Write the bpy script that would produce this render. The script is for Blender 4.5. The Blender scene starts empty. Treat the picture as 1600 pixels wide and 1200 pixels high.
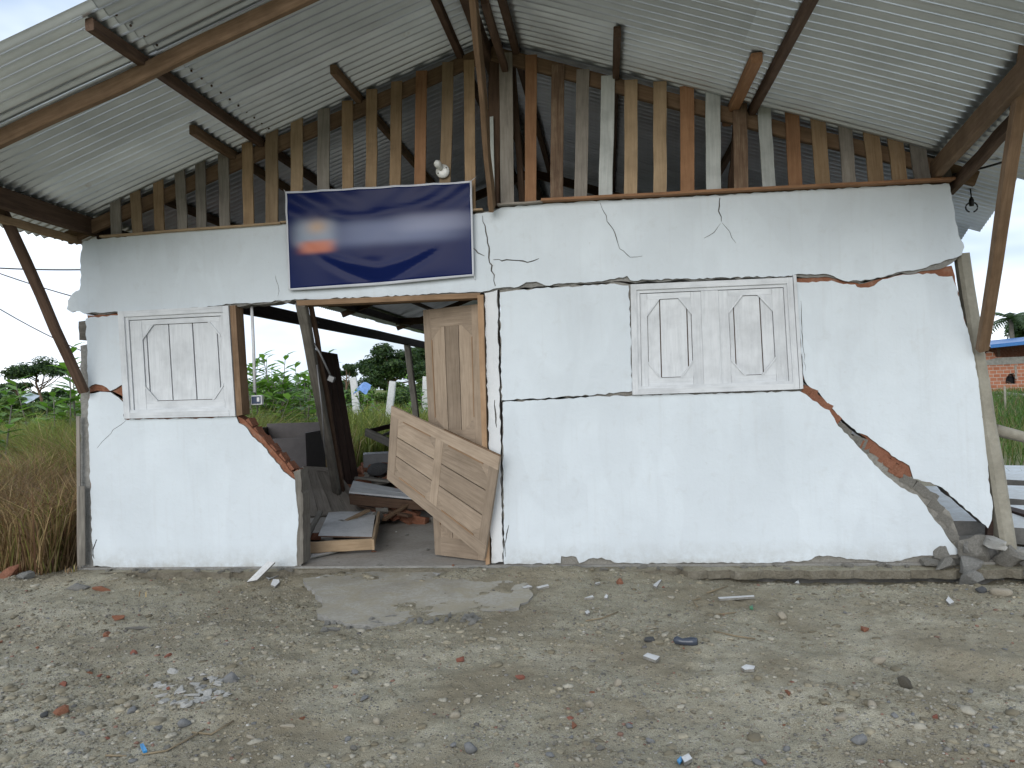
import bpy, bmesh, math, random
import numpy as np
from mathutils import Vector, Matrix, geometry
random.seed(7); RNG = np.random.default_rng(11)
scene = bpy.context.scene
COL = scene.collection
rad = math.radians

# ------------------------------------------------------------------ camera
F_PX, YAW, PITCH, ROLL, CAM_H = 1208.0, 7.0, 0.0, 2.0, 1.45
_y, _p, _r = rad(YAW), rad(PITCH), rad(ROLL)
CF = Vector((-math.sin(_y)*math.cos(_p), math.cos(_y)*math.cos(_p), math.sin(_p)))
_R = Vector((math.cos(_y), math.sin(_y), 0)); _U = _R.cross(CF)
CR = _R*math.cos(_r) - _U*math.sin(_r); CU = _U*math.cos(_r) + _R*math.sin(_r)
CC = Vector((0, 0, CAM_H))
cam = bpy.data.cameras.new('camera'); cam.sensor_width = 36; cam.lens = F_PX/1600*36
cam.clip_start = 0.05; cam.clip_end = 3000
camo = bpy.data.objects.new('camera', cam); COL.objects.link(camo)
M = Matrix((CR, CU, -CF)).transposed().to_4x4(); M.translation = CC
camo.matrix_world = M
scene.camera = camo

# ------------------------------------------------------------------ world: bright broken overcast
SUN_EL, SUN_AZ = 18.0, 190.0       # azimuth: compass bearing, +Y = 0, clockwise
world = bpy.data.worlds.new('World'); scene.world = world; world.use_nodes = True
nt = world.node_tree; nt.nodes.clear()
def N(t, **k):
    n = nt.nodes.new(t)
    for a, b in k.items(): setattr(n, a, b)
    return n
sky = N('ShaderNodeTexSky', sky_type='NISHITA'); sky.sun_disc = False
sky.sun_elevation = rad(SUN_EL); sky.sun_rotation = rad(SUN_AZ)
sky.air_density = 1.2; sky.dust_density = 2.5
bgs = N('ShaderNodeBackground'); bgs.inputs[1].default_value = 0.11
nt.links.new(sky.outputs[0], bgs.inputs[0])
tc = N('ShaderNodeTexCoord')
mp = N('ShaderNodeMapping'); mp.inputs['Scale'].default_value = (1, 1, 2.6); mp.inputs['Location'].default_value = (.6, .3, .45)
nt.links.new(tc.outputs['Generated'], mp.inputs[0])
n1 = N('ShaderNodeTexNoise'); n1.inputs['Scale'].default_value = 2.3; n1.inputs['Detail'].default_value = 4; n1.inputs['Roughness'].default_value = .55
n1.inputs['Distortion'].default_value = .3
nt.links.new(mp.outputs[0], n1.inputs['Vector'])
cr = N('ShaderNodeValToRGB')                                    # cloud cover: how much of the blue is hidden
cr.color_ramp.elements[0].position = .30; cr.color_ramp.elements[0].color = (.62, .62, .62, 1)
cr.color_ramp.elements[1].position = .52; cr.color_ramp.elements[1].color = (1, 1, 1, 1)
nt.links.new(n1.outputs['Fac'], cr.inputs[0])
n2 = N('ShaderNodeTexNoise'); n2.inputs['Scale'].default_value = 3.1; n2.inputs['Detail'].default_value = 4
nt.links.new(mp.outputs[0], n2.inputs['Vector'])
cc = N('ShaderNodeValToRGB')                                    # cloud brightness
cc.color_ramp.elements[0].position = .36; cc.color_ramp.elements[0].color = (.42, .52, .67, 1)
cc.color_ramp.elements[1].position = .68; cc.color_ramp.elements[1].color = (.97, 1.02, 1.08, 1)
nt.links.new(n2.outputs['Fac'], cc.inputs[0])
bgc = N('ShaderNodeBackground'); bgc.inputs[1].default_value = 1.2
nt.links.new(cc.outputs[0], bgc.inputs[0])
mx = N('ShaderNodeMixShader'); wo = N('ShaderNodeOutputWorld')
nt.links.new(cr.outputs[0], mx.inputs[0]); nt.links.new(bgs.outputs[0], mx.inputs[1]); nt.links.new(bgc.outputs[0], mx.inputs[2])
nt.links.new(mx.outputs[0], wo.inputs[0])

sun = bpy.data.lights.new('sun', 'SUN'); sun.energy = 1.2; sun.angle = rad(40); sun.color = (1.0, .985, .96)
suno = bpy.data.objects.new('sun', sun); COL.objects.link(suno)
sd = Vector((math.sin(rad(SUN_AZ))*math.cos(rad(SUN_EL)), math.cos(rad(SUN_AZ))*math.cos(rad(SUN_EL)), math.sin(rad(SUN_EL))))
suno.rotation_euler = sd.to_track_quat('Z', 'Y').to_euler(); suno.location = sd*60

vs = scene.view_settings; vs.view_transform = 'Standard'; vs.look = 'None'; vs.exposure = 0.42; vs.gamma = 1; vs.use_curve_mapping = False

cy = scene.cycles; cy.max_bounces = 6; cy.diffuse_bounces = 4; cy.glossy_bounces = 2; cy.transmission_bounces = 2; cy.transparent_max_bounces = 4; cy.caustics_reflective = False; cy.caustics_refractive = False

# ------------------------------------------------------------------ measuring helpers (photo pixel -> point of the place)
def ray(u, v): return CF + CR*((u-800)/F_PX) - CU*((v-600)/F_PX)
def P(u, v, Y=6.0):
    d = ray(u, v); return CC + d*(Y/d.y)
def G(u, v, z=0.0):
    d = ray(u, v); return CC + d*((z-CAM_H)/d.z)
def D(u, v, depth): return CC + ray(u, v)*depth

# ------------------------------------------------------------------ noise
def _hash(ix, iy, s):
    h = (ix*374761393 + iy*668265263 + s*2147483647) & 0xffffffff
    h = ((h ^ (h >> 13))*1274126177) & 0xffffffff
    return ((h ^ (h >> 16)) & 0xffff)/65535.0
def vnoise(x, y, s=0):
    x = np.asarray(x, float); y = np.asarray(y, float)
    ix = np.floor(x).astype(np.int64); iy = np.floor(y).astype(np.int64); fx = x-ix; fy = y-iy
    fx = fx*fx*(3-2*fx); fy = fy*fy*(3-2*fy)
    a = _hash(ix, iy, s); b = _hash(ix+1, iy, s); c = _hash(ix, iy+1, s); d = _hash(ix+1, iy+1, s)
    return (a*(1-fx)+b*fx)*(1-fy) + (c*(1-fx)+d*fx)*fy
def fbm(x, y, s=0, o=4):
    t = 0; a = .5
    for i in range(o):
        t = t + a*(vnoise(x, y, s+i)-.5); x = x*2.03+5.1; y = y*2.03+1.7; a *= .5
    return t

# ------------------------------------------------------------------ materials
MATS = {}
class MB_:
    def __init__(self, name):
        self.m = bpy.data.materials.new(name); self.m.use_nodes = True; self.t = self.m.node_tree
        self.b = self.t.nodes['Principled BSDF']; self.out = self.t.nodes['Material Output']; MATS[name] = self.m
        self.b.inputs['Specular IOR Level'].default_value = .25
    def n(self, t, **k):
        n = self.t.nodes.new(t)
        for a, b in k.items():
            if a in n.inputs: n.inputs[a].default_value = b
            else: setattr(n, a, b)
        return n
    def l(self, a, b): self.t.links.new(a, b)
    def coord(self, kind='Object', scale=(1, 1, 1), rnd=True):
        tc = self.n('ShaderNodeTexCoord'); mp = self.n('ShaderNodeMapping'); mp.inputs['Scale'].default_value = scale
        self.l(tc.outputs[kind], mp.inputs[0])
        if rnd:
            oi = self.n('ShaderNodeObjectInfo'); mu = self.n('ShaderNodeMath', operation='MULTIPLY'); mu.inputs[1].default_value = 37.0
            self.l(oi.outputs['Random'], mu.inputs[0]); self.l(mu.outputs[0], mp.inputs['Location'])
        return mp.outputs[0]
    def noise(self, vec, scale, detail=5, rough=.6, dist=0):
        n = self.n('ShaderNodeTexNoise'); n.inputs['Scale'].default_value = scale; n.inputs['Detail'].default_value = detail
        n.inputs['Roughness'].default_value = rough; n.inputs['Distortion'].default_value = dist
        self.l(vec, n.inputs['Vector']); return n.outputs['Fac']
    def ramp(self, fac, stops):
        r = self.n('ShaderNodeValToRGB'); e = r.color_ramp.elements
        while len(e) < len(stops): e.new(.5)
        for i, (p, c) in enumerate(stops):
            e[i].position = p; c = c if hasattr(c, '__len__') else (c, c, c); e[i].color = (*c, 1)
        self.l(fac, r.inputs[0]); return r.outputs[0]
    def mix(self, fac, a, b, mode='MIX'):
        m = self.n('ShaderNodeMix', data_type='RGBA', blend_type=mode)
        for i, v in ((0, fac), (6, a), (7, b)):
            if hasattr(v, 'is_linked'): self.l(v, m.inputs[i])
            else: m.inputs[i].default_value = v if i == 0 else ((*v, 1) if hasattr(v, '__len__') else (v, v, v, 1))
        return m.outputs[2]
    def bump(self, h, strength=.3, dist=.01):
        b = self.n('ShaderNodeBump'); b.inputs['Strength'].default_value = strength; b.inputs['Distance'].default_value = dist
        self.l(h, b.inputs['Height']); self.l(b.outputs[0], self.b.inputs['Normal'])
    def col(self, c):
        if hasattr(c, 'is_linked'): self.l(c, self.b.inputs['Base Color'])
        else: self.b.inputs['Base Color'].default_value = (*c, 1)
    def rough(self, r): self.b.inputs['Roughness'].default_value = r

def wood(name, c0, c1, c2, stain=.35, rough=.8, scale=1.0, var=.2):
    m = MB_(name); v = m.coord('Object', (1.2*scale, 16*scale, 16*scale)); w = m.coord('Object', (1, 1, 1))
    g = m.noise(v, 3.2, 6, .65, .6); base = m.ramp(g, [(.25, c0), (.5, c1), (.78, c2)])
    st = m.ramp(m.noise(w, 5, 4, .6), [(.42, 0.0), (.72, 1.0)])
    dk = tuple(x*.45 for x in c0)
    mu = m.n('ShaderNodeMath', operation='MULTIPLY'); mu.inputs[1].default_value = stain; m.l(st, mu.inputs[0])
    c = m.mix(mu.outputs[0], base, dk)
    oi = m.n('ShaderNodeObjectInfo'); hv = m.n('ShaderNodeHueSaturation'); mr = m.n('ShaderNodeMapRange')
    mr.inputs['To Min'].default_value = 1-var; mr.inputs['To Max'].default_value = 1+var*.85
    m.l(oi.outputs['Random'], mr.inputs[0]); m.l(mr.outputs[0], hv.inputs['Value']); m.l(c, hv.inputs['Color'])
    m.col(hv.outputs[0]); m.rough(rough); m.bump(g, .35, .004); return m.m
wood('wood_grey', (.19, .165, .14), (.28, .25, .215), (.36, .33, .285))
wood('wood_tan', (.27, .19, .11), (.37, .265, .165), (.44, .33, .215))
wood('wood_yellow', (.27, .178, .10), (.365, .248, .145), (.44, .315, .20), .45)
wood('wood_orange', (.24, .125, .065), (.32, .17, .09), (.39, .22, .12), .4)
wood('wood_dark', (.06, .036, .024), (.105, .064, .042), (.15, .10, .07))
wood('wood_bark', (.10, .06, .04), (.20, .13, .085), (.36, .28, .19), .6)
wood('wood_white', (.40, .42, .40), (.50, .52, .50), (.60, .61, .585), .4)
wood('wood_beam', (.13, .080, .046), (.19, .122, .073), (.25, .168, .108), .45)
wood('wood_black', (.018, .012, .010), (.036, .022, .018), (.06, .04, .032), .3)
wood('wood_door', (.23, .175, .125), (.315, .245, .18), (.39, .31, .235), .3)
wood('wood_doortrim', (.24, .15, .085), (.32, .205, .12), (.38, .255, .16), .4)
wood('wood_weathered', (.10, .092, .078), (.165, .152, .13), (.235, .22, .19), .45)
wood('paint_wood', (.53, .55, .565), (.63, .65, .665), (.69, .71, .725), .34, .6, 1.0, .03)

def plaster(name, c=(.655, .71, .745)):
    m = MB_(name); v = m.coord('Object', (1, 1, 1), False)
    a = m.noise(v, 1.3, 5, .6); b = m.noise(v, 9, 6, .65, .4); s = m.coord('Object', (26, 26, 1.2), False)
    streak = m.noise(s, 1.0, 4, .6)
    base = m.mix(m.ramp(a, [(.35, 0.0), (.7, 1.0)]), c, tuple(x*.90 for x in c))
    base = m.mix(m.ramp(b, [(.56, 0.0), (.78, .5)]), base, (.53, .555, .56))
    base = m.mix(m.ramp(streak, [(.54, 0.0), (.82, .24)]), base, (.50, .51, .50))
    pt = m.coord('Object', (.9, .9, .35), False); base = m.mix(m.ramp(m.noise(pt, 2.6, 2, .5, 1.2), [(.46, 0.0), (.52, .16)]), base, (.50, .535, .56))
    base = m.mix(m.ramp(m.noise(v, 17, 3, .7), [(.68, 0.0), (.76, .35)]), base, (.42, .42, .40))
    # splashed dirt along the foot of the wall
    tc = m.n('ShaderNodeTexCoord'); sp = m.n('ShaderNodeSeparateXYZ'); m.l(tc.outputs['Object'], sp.inputs[0])
    ad = m.n('ShaderNodeMath', operation='MULTIPLY'); m.l(m.ramp(m.noise(v, 7, 6, .75), [(.36, 0.0), (.60, 1.0)]), ad.inputs[0]); m.l(m.ramp(sp.outputs[2], [(.02, .75), (.08, .35), (.22, 0.0)]), ad.inputs[1]); d = ad.outputs[0]
    base = m.mix(d, base, (.33, .315, .27))
    m.col(base); m.rough(.85)
    sm = m.n('ShaderNodeMath', operation='MULTIPLY_ADD'); sm.inputs[1].default_value = .35
    m.l(m.noise(v, 42, 4, .6), sm.inputs[0]); m.l(b, sm.inputs[2]); m.bump(sm.outputs[0], .38, .014); return m.m
plaster('plaster_white'); plaster('plaster_column', (.70, .715, .72))

def stone(name, c0, c1, c2, scale=6, bump=.5, dist=.012, rough=.9):
    m = MB_(name); v = m.coord('Object', (1, 1, 1)); a = m.noise(v, scale, 6, .65); b = m.noise(v, scale*7, 5, .7)
    base = m.ramp(a, [(.28, c0), (.52, c1), (.75, c2)])
    base = m.mix(m.ramp(b, [(.3, .0), (.75, .5)]), base, tuple(x*.55 for x in c1))
    m.col(base); m.rough(rough)
    s = m.n('ShaderNodeMath', operation='ADD'); m.l(a, s.inputs[0]); m.l(b, s.inputs[1]); m.bump(s.outputs[0], bump, dist); return m.m
stone('concrete', (.20, .195, .178), (.29, .283, .26), (.375, .367, .345), 6, .75, .022)
stone('concrete_pale', (.33, .325, .30), (.41, .40, .37), (.47, .46, .43), 4, .35)
stone('concrete_dark', (.10, .10, .095), (.16, .158, .15), (.23, .225, .21), 5)
stone('mortar', (.20, .19, .165), (.31, .295, .26), (.41, .395, .36), 9, .8, .025)
stone('brick', (.19, .08, .05), (.275, .12, .072), (.36, .19, .125), 9, .6, .008)
stone('brick_raw', (.20, .085, .05), (.30, .13, .075), (.36, .25, .19), 12, .7, .012)
stone('brick_red', (.22, .085, .06), (.29, .115, .08), (.34, .17, .125), 14, .6)
stone('stone_grey', (.14, .142, .14), (.21, .212, .21), (.30, .30, .29), 14)
stone('stone_tan', (.27, .235, .175), (.36, .32, .25), (.44, .40, .33), 12)
stone('stone_dark', (.055, .058, .06), (.09, .092, .095), (.14, .14, .14), 12)
stone('soil_edge', (.15, .132, .098), (.235, .21, .16), (.33, .305, .25), 8, .9, .03)
stone('post_log', (.21, .195, .155), (.31, .29, .235), (.385, .365, .305), 4, .5)
stone('white_stone', (.55, .55, .54), (.68, .68, .67), (.76, .76, .75), 9, .3)
stone('soil_clump', (.13, .115, .088), (.19, .17, .13), (.25, .225, .18), 12, .9, .02)

def plain(name, c, rough=.5, metal=0.0, spec=.4):
    m = MB_(name); v = m.coord('Object'); a = m.noise(v, 12, 4, .6)
    m.col(m.mix(m.ramp(a, [(.35, 0.0), (.75, 1.0)]), c, tuple(x*.78 for x in c))); m.rough(rough)
    m.b.inputs['Metallic'].default_value = metal; m.b.inputs['Specular IOR Level'].default_value = spec; return m.m
plain('pvc_white', (.72, .73, .74), .35); plain('porcelain', (.80, .80, .77), .15); plain('black_plastic', (.015, .015, .016), .4)
plain('socket_blue', (.02, .04, .09), .3); plain('metal_dark', (.11, .10, .10), .55, .2); plain('metal_grey', (.20, .20, .205), .5, .4)
plain('blue_plastic', (.05, .30, .62), .35); plain('blue_roof', (.05, .17, .42), .4, .2); plain('skin', (.09, .05, .035), .6)
plain('dark_cloth', (.012, .012, .014), .9); plain('hair', (.006, .005, .005), .6); plain('tarp_blue', (.16, .30, .60), .5)
plain('pale_tarp', (.42, .47, .52), .6); plain('steel_nail', (.12, .08, .06), .6, .6); plain('bottle_dark', (.05, .06, .08), .2)
plain('green_plastic', (.06, .25, .12), .5); plain('twig', (.24, .19, .12), .9)

def zinc():
    m = MB_('zinc'); v = m.coord('Object', (1, 1, 1)); s = m.coord('Object', (.6, 14, 14))
    a = m.noise(v, 2.2, 6, .6); b = m.noise(s, 2, 4, .6)
    base = m.ramp(a, [(.3, (.60, .645, .68)), (.55, (.72, .77, .81)), (.75, (.80, .85, .89))])
    base = m.mix(m.ramp(b, [(.55, 0.0), (.8, .45)]), base, (.48, .475, .45))
    rust = m.ramp(m.noise(v, 4.5, 6, .7), [(.66, 0.0), (.78, .5)]); base = m.mix(rust, base, (.30, .22, .15))
    oi = m.n('ShaderNodeObjectInfo'); hv = m.n('ShaderNodeHueSaturation'); mr = m.n('ShaderNodeMapRange')
    mr.inputs['To Min'].default_value = .82; mr.inputs['To Max'].default_value = 1.12
    m.l(oi.outputs['Random'], mr.inputs[0]); m.l(mr.outputs[0], hv.inputs['Value']); m.l(base, hv.inputs['Color'])
    m.col(hv.outputs[0]); m.b.inputs['Metallic'].default_value = .85; m.rough(.29); m.bump(a, .1, .01); return m.m
zinc()

def leafmat(name, trans=.35):
    m = MB_(name); at = m.n('ShaderNodeAttribute'); at.attribute_name = 'Col'
    m.col(at.outputs['Color']); m.rough(.5); m.b.inputs['Specular IOR Level'].default_value = .3
    tr = m.n('ShaderNodeBsdfTranslucent'); hs = m.n('ShaderNodeHueSaturation'); hs.inputs['Value'].default_value = 1.5; hs.inputs['Saturation'].default_value = 1.1
    m.l(at.outputs['Color'], hs.inputs['Color']); m.l(hs.outputs[0], tr.inputs['Color'])
    ms = m.n('ShaderNodeMixShader'); ms.inputs[0].default_value = trans
    m.l(m.b.outputs[0], ms.inputs[1]); m.l(tr.outputs[0], ms.inputs[2]); m.l(ms.outputs[0], m.out.inputs[0]); return m.m
leafmat('leaf'); leafmat('grass', .25)
def pebbles():
    m = MB_('pebble'); at = m.n('ShaderNodeAttribute'); at.attribute_name = 'Col'; v = m.coord('Object', (1, 1, 1), False)
    a = m.noise(v, 90, 4, .6); m.col(m.mix(m.ramp(a, [(.35, 0.0), (.7, .45)]), at.outputs['Color'], (.12, .11, .09))); m.rough(.85); m.bump(a, .4, .004)
pebbles()
def dirt():
    m = MB_('dirt'); v = m.coord('Object', (1, 1, 1), False)
    a = m.noise(v, .55, 3, .6, .4); b = m.noise(v, 3.3, 5, .72, .5); c = m.noise(v, 22, 4, .72); d = m.noise(v, 210, 2, .75)
    base = m.ramp(b, [(.28, (.27, .24, .17)), (.46, (.44, .405, .305)), (.64, (.56, .52, .41)), (.8, (.66, .62, .51))])
    base = m.mix(m.ramp(a, [(.40, 0.0), (.62, .75)]), base, m.ramp(c, [(.3, (.29, .265, .19)), (.6, (.43, .40, .30)), (.8, (.54, .51, .41))]))
    vo = m.n('ShaderNodeTexVoronoi'); vo.inputs['Scale'].default_value = 52; m.l(v, vo.inputs['Vector'])
    peb = m.ramp(vo.outputs['Distance'], [(.22, 1.0), (.42, 0.0)]); sel = m.n('ShaderNodeSeparateColor'); m.l(vo.outputs['Color'], sel.inputs[0])
    mask = m.n('ShaderNodeMath', operation='GREATER_THAN'); mask.inputs[1].default_value = .55; m.l(sel.outputs[0], mask.inputs[0])
    pm = m.n('ShaderNodeMath', operation='MULTIPLY'); m.l(peb, pm.inputs[0]); m.l(mask.outputs[0], pm.inputs[1])
    pc = m.ramp(sel.outputs[1], [(0, (.16, .16, .155)), (.4, (.32, .31, .275)), (.75, (.46, .445, .41)), (1, (.40, .29, .22))])
    base = m.mix(pm.outputs[0], base, pc)
    base = m.mix(m.ramp(d, [(.37, .60), (.56, 0.0)]), base, (.09, .08, .058))
    base = m.mix(m.ramp(c, [(.60, 0.0), (.72, .5)]), base, (.47, .455, .40))
    base = m.mix(m.ramp(m.noise(v, 1.1, 3, .6, .6), [(.44, 0.0), (.62, .7)]), base, (.235, .198, .135))      # browner patches of earth
    tcd = m.n('ShaderNodeTexCoord'); vl = m.n('ShaderNodeVectorMath', operation='DISTANCE'); vl.inputs[1].default_value = (0, 3.5, 0); m.l(tcd.outputs['Object'], vl.inputs[0])
    fm = m.n('ShaderNodeMapRange'); fm.inputs['From Min'].default_value = 8.5; fm.inputs['From Max'].default_value = 13; m.l(vl.outputs['Value'], fm.inputs[0])
    base = m.mix(fm.outputs[0], base, m.ramp(b, [(.3, (.07, .09, .025)), (.55, (.13, .15, .045)), (.75, (.20, .19, .075))]))    # the field round the yard is grass
    m.col(base); m.rough(.95); m.b.inputs['Specular IOR Level'].default_value = .1
    s = m.n('ShaderNodeMath', operation='MULTIPLY_ADD'); s.inputs[1].default_value = .5; m.l(d, s.inputs[0]); m.l(c, s.inputs[2])
    s2 = m.n('ShaderNodeMath', operation='MULTIPLY_ADD'); s2.inputs[1].default_value = .35; m.l(pm.outputs[0], s2.inputs[0]); m.l(s.outputs[0], s2.inputs[2])
    m.bump(s2.outputs[0], .85, .022)
dirt()
def floor_mat():
    m = MB_('floor_cement'); v = m.coord('Object', (1, 1, 1), False); a = m.noise(v, 1.6, 6, .65, .4); b = m.noise(v, 28, 6, .7)
    base = m.ramp(a, [(.3, (.23, .205, .175)), (.5, (.33, .305, .27)), (.72, (.41, .39, .355))])
    base = m.mix(m.ramp(b, [(.45, 0.0), (.75, .55)]), base, (.17, .15, .125)); m.col(base); m.rough(.9); m.bump(b, .4, .008)
floor_mat()
def apron_mat():
    m = MB_('apron_cement'); v = m.coord('Object', (1, 1, 1), False); a = m.noise(v, 2.2, 6, .65, .5); b = m.noise(v, 34, 6, .7)
    base = m.ramp(a, [(.3, (.27, .25, .205)), (.5, (.39, .37, .32)), (.72, (.46, .44, .39))])
    base = m.mix(m.ramp(b, [(.42, 0.0), (.7, .6)]), base, (.25, .225, .17)); base = m.mix(m.ramp(m.noise(v, 4.5, 5, .7, .6), [(.45, 0.0), (.62, .8)]), base, (.34, .305, .225)); m.col(base); m.rough(.9); m.bump(b, .5, .01)
apron_mat()
def house_brick():
    m = MB_('far_brick'); v = m.coord('Object', (1, 1, 1), False); mp = m.n('ShaderNodeMapping'); mp.inputs['Rotation'].default_value = (rad(90), 0, 0); m.l(v, mp.inputs[0])
    b = m.n('ShaderNodeTexBrick'); b.inputs['Scale'].default_value = 1; b.inputs['Brick Width'].default_value = .38; b.inputs['Row Height'].default_value = .21
    b.inputs['Mortar Size'].default_value = .016; b.inputs['Color1'].default_value = (.33, .115, .06, 1); b.inputs['Color2'].default_value = (.42, .18, .11, 1); b.inputs['Mortar'].default_value = (.42, .37, .32, 1)
    m.l(mp.outputs[0], b.inputs['Vector']); c = m.mix(m.ramp(m.noise(v, 2.5, 5), [(.4, 0.0), (.8, .6)]), b.outputs['Color'], (.20, .10, .07)); m.col(c); m.rough(.9)
house_brick()

def banner_mat():
    m = MB_('banner_print'); uv = m.n('ShaderNodeUVMap'); uv.uv_map = 'UVMap'
    sp = m.n('ShaderNodeSeparateXYZ'); m.l(uv.outputs[0], sp.inputs[0]); U, V = sp.outputs[0], sp.outputs[1]
    def math_(op, a, b=None):
        n = m.n('ShaderNodeMath', operation=op)
        for i, x in enumerate((a, b)):
            if x is None: continue
            if hasattr(x, 'is_linked'): m.l(x, n.inputs[i])
            else: n.inputs[i].default_value = x
        return n.outputs[0]
    def blob(u0, v0, su, sv, p=2):
        a = math_('POWER', math_('ABSOLUTE', math_('DIVIDE', math_('SUBTRACT', U, u0), su)), p); b = math_('POWER', math_('ABSOLUTE', math_('DIVIDE', math_('SUBTRACT', V, v0), sv)), p)
        return math_('EXPONENT', math_('MULTIPLY', math_('ADD', a, b), -1.0))
    c = m.mix(m.noise(m.coord('Object', (1, 1, 1), False), 2, 3), (.004, .010, .062), (.006, .014, .082))
    c = m.mix(math_('MULTIPLY', blob(.58, .525, .36, .13, 4), .62), c, (.25, .29, .43))
    c = m.mix(math_('MULTIPLY', blob(.80, .60, .20, .10, 4), .40), c, (.36, .38, .50))
    c = m.mix(math_('MULTIPLY', blob(.155, .56, .115, .135, 4), .75), c, (.36, .42, .50))
    c = m.mix(math_('MULTIPLY', blob(.17, .62, .055, .07), .55), c, (.62, .36, .16))
    c = m.mix(math_('MULTIPLY', blob(.165, .42, .095, .065, 4), .85), c, (.60, .20, .11))
    e = math_('MINIMUM', math_('MINIMUM', U, math_('SUBTRACT', 1.0, U)), math_('MULTIPLY', math_('MINIMUM', V, math_('SUBTRACT', 1.0, V)), .52))
    c = m.mix(math_('LESS_THAN', e, .010), c, (.66, .68, .73)); m.col(c); m.rough(.22); m.b.inputs['Specular IOR Level'].default_value = .085
banner_mat()

# ------------------------------------------------------------------ object helpers
WM = {}
def link(o, matrix=None, parent=None):
    COL.objects.link(o); matrix = matrix or Matrix.Identity(4); WM[o.name] = matrix.copy()
    if parent is not None:
        o.parent = parent; o.matrix_basis = WM[parent.name].inverted() @ matrix
    else: o.matrix_basis = matrix
    return o
def tag(o, label=None, cat=None, group=None, kind=None):
    for k, v in (('label', label), ('category', cat), ('group', group), ('kind', kind)):
        if v: o[k] = v
    return o
def empty(name, loc, label=None, cat=None, group=None, parent=None, kind=None):
    o = bpy.data.objects.new(name, None); o.empty_display_size = .1
    return tag(link(o, Matrix.Translation(loc), parent), label, cat, group, kind)
def mesh(name, verts, faces, mats, parent=None, matrix=None, fmat=None, smooth=False, origin=None):
    me = bpy.data.meshes.new(name)
    if origin is not None:
        origin = Vector(origin); verts = [tuple(Vector(v)-origin) for v in verts]; matrix = Matrix.Translation(origin)
    me.from_pydata([tuple(v) for v in verts], [], faces)
    for x in (mats if isinstance(mats, (list, tuple)) else [mats]): me.materials.append(MATS[x])
    if fmat: me.polygons.foreach_set('material_index', fmat)
    if smooth: me.polygons.foreach_set('use_smooth', [True]*len(me.polygons))
    me.update()
    return link(bpy.data.objects.new(name, me), matrix, parent)
BOXF = [(0, 1, 3, 2), (4, 6, 7, 5), (0, 4, 5, 1), (2, 3, 7, 6), (0, 2, 6, 4), (1, 5, 7, 3)]
def frame(p0, p1, up=(0, 0, 1)):
    x = (Vector(p1)-Vector(p0)).normalized(); z = Vector(up); z = (z - x*z.dot(x)).normalized(); y = z.cross(x)
    m = Matrix((x, y, z)).transposed().to_4x4(); m.translation = p0; return m
def beam(name, p0, p1, w, h, mat, parent=None, up=(0, 0, 1), seg=5, wob=.004, cham=.12, taper=1.0, seed=None):
    """A sawn timber: length along local X, w along local Y, h along local Z."""
    r = random.Random(seed if seed is not None else random.random())
    p0 = Vector(p0); p1 = Vector(p1); L = (p1-p0).length; V = []; Fc = []
    c = min(w, h)*cham; oy = oz = 0
    prof = [(-w/2, -h/2+c), (-w/2+c, -h/2), (w/2-c, -h/2), (w/2, -h/2+c), (w/2, h/2-c), (w/2-c, h/2), (-w/2+c, h/2), (-w/2, h/2-c)]
    for i in range(seg+1):
        t = i/seg; k = 1+(taper-1)*t
        if 0 < i < seg: oy = r.uniform(-wob, wob); oz = r.uniform(-wob, wob)
        else: oy = oz = 0
        ex = 0 if 0 < i < seg else r.uniform(-.006, .006)
        for (a, b) in prof: V.append((t*L+ex+r.uniform(-.003, .003)*(0 if 0 < i < seg else 1), (a+oy)*k+r.uniform(-1, 1)*wob*.25, (b+oz)*k+r.uniform(-1, 1)*wob*.25))
    for i in range(seg):
        for j in range(8):
            a = i*8+j; b = i*8+(j+1) % 8; Fc.append((a, b, b+8, a+8))
    Fc.append(tuple(reversed(range(8)))); Fc.append(tuple(range(seg*8, seg*8+8)))
    return mesh(name, V, Fc, mat, parent, frame(p0, p1, up))
def tube(name, pts, r, mat, parent=None, n=8, smooth=True, radii=None, origin=None):
    pts = [Vector(p) for p in pts]; V = []; Fc = []
    for i, p in enumerate(pts):
        t = (pts[min(i+1, len(pts)-1)]-pts[max(i-1, 0)]).normalized()
        a = t.cross(Vector((.3, .2, 1)) if abs(t.z) < .9 else Vector((1, .1, 0))).normalized(); b = t.cross(a)
        rr = radii[i] if radii else r
        for j in range(n):
            q = 2*math.pi*j/n; V.append(p + (a*math.cos(q)+b*math.sin(q))*rr)
    for i in range(len(pts)-1):
        for j in range(n):
            k = (j+1) % n; Fc.append((i*n+j, i*n+k, (i+1)*n+k, (i+1)*n+j))
    Fc.append(tuple(reversed(range(n)))); Fc.append(tuple(range((len(pts)-1)*n, len(pts)*n)))
    return mesh(name, V, Fc, mat, parent, smooth=smooth, origin=origin if origin is not None else pts[0])
def jag(pts, amp, step, seed, skip=()):
    """roughen an outline given in photo pixels"""
    r = random.Random(seed); out = []; n = len(pts)
    for i in range(n):
        a = pts[i]; b = pts[(i+1) % n]; L = math.hypot(b[0]-a[0], b[1]-a[1]); k = max(1, int(L/step))
        nx, ny = ((b[1]-a[1])/L, -(b[0]-a[0])/L) if L else (0, 0)
        for j in range(k):
            t = j/k; o = 0 if (j == 0 or i in skip) else r.uniform(-amp, amp)
            out.append((a[0]+(b[0]-a[0])*t+nx*o, a[1]+(b[1]-a[1])*t+ny*o))
    return out
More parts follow.
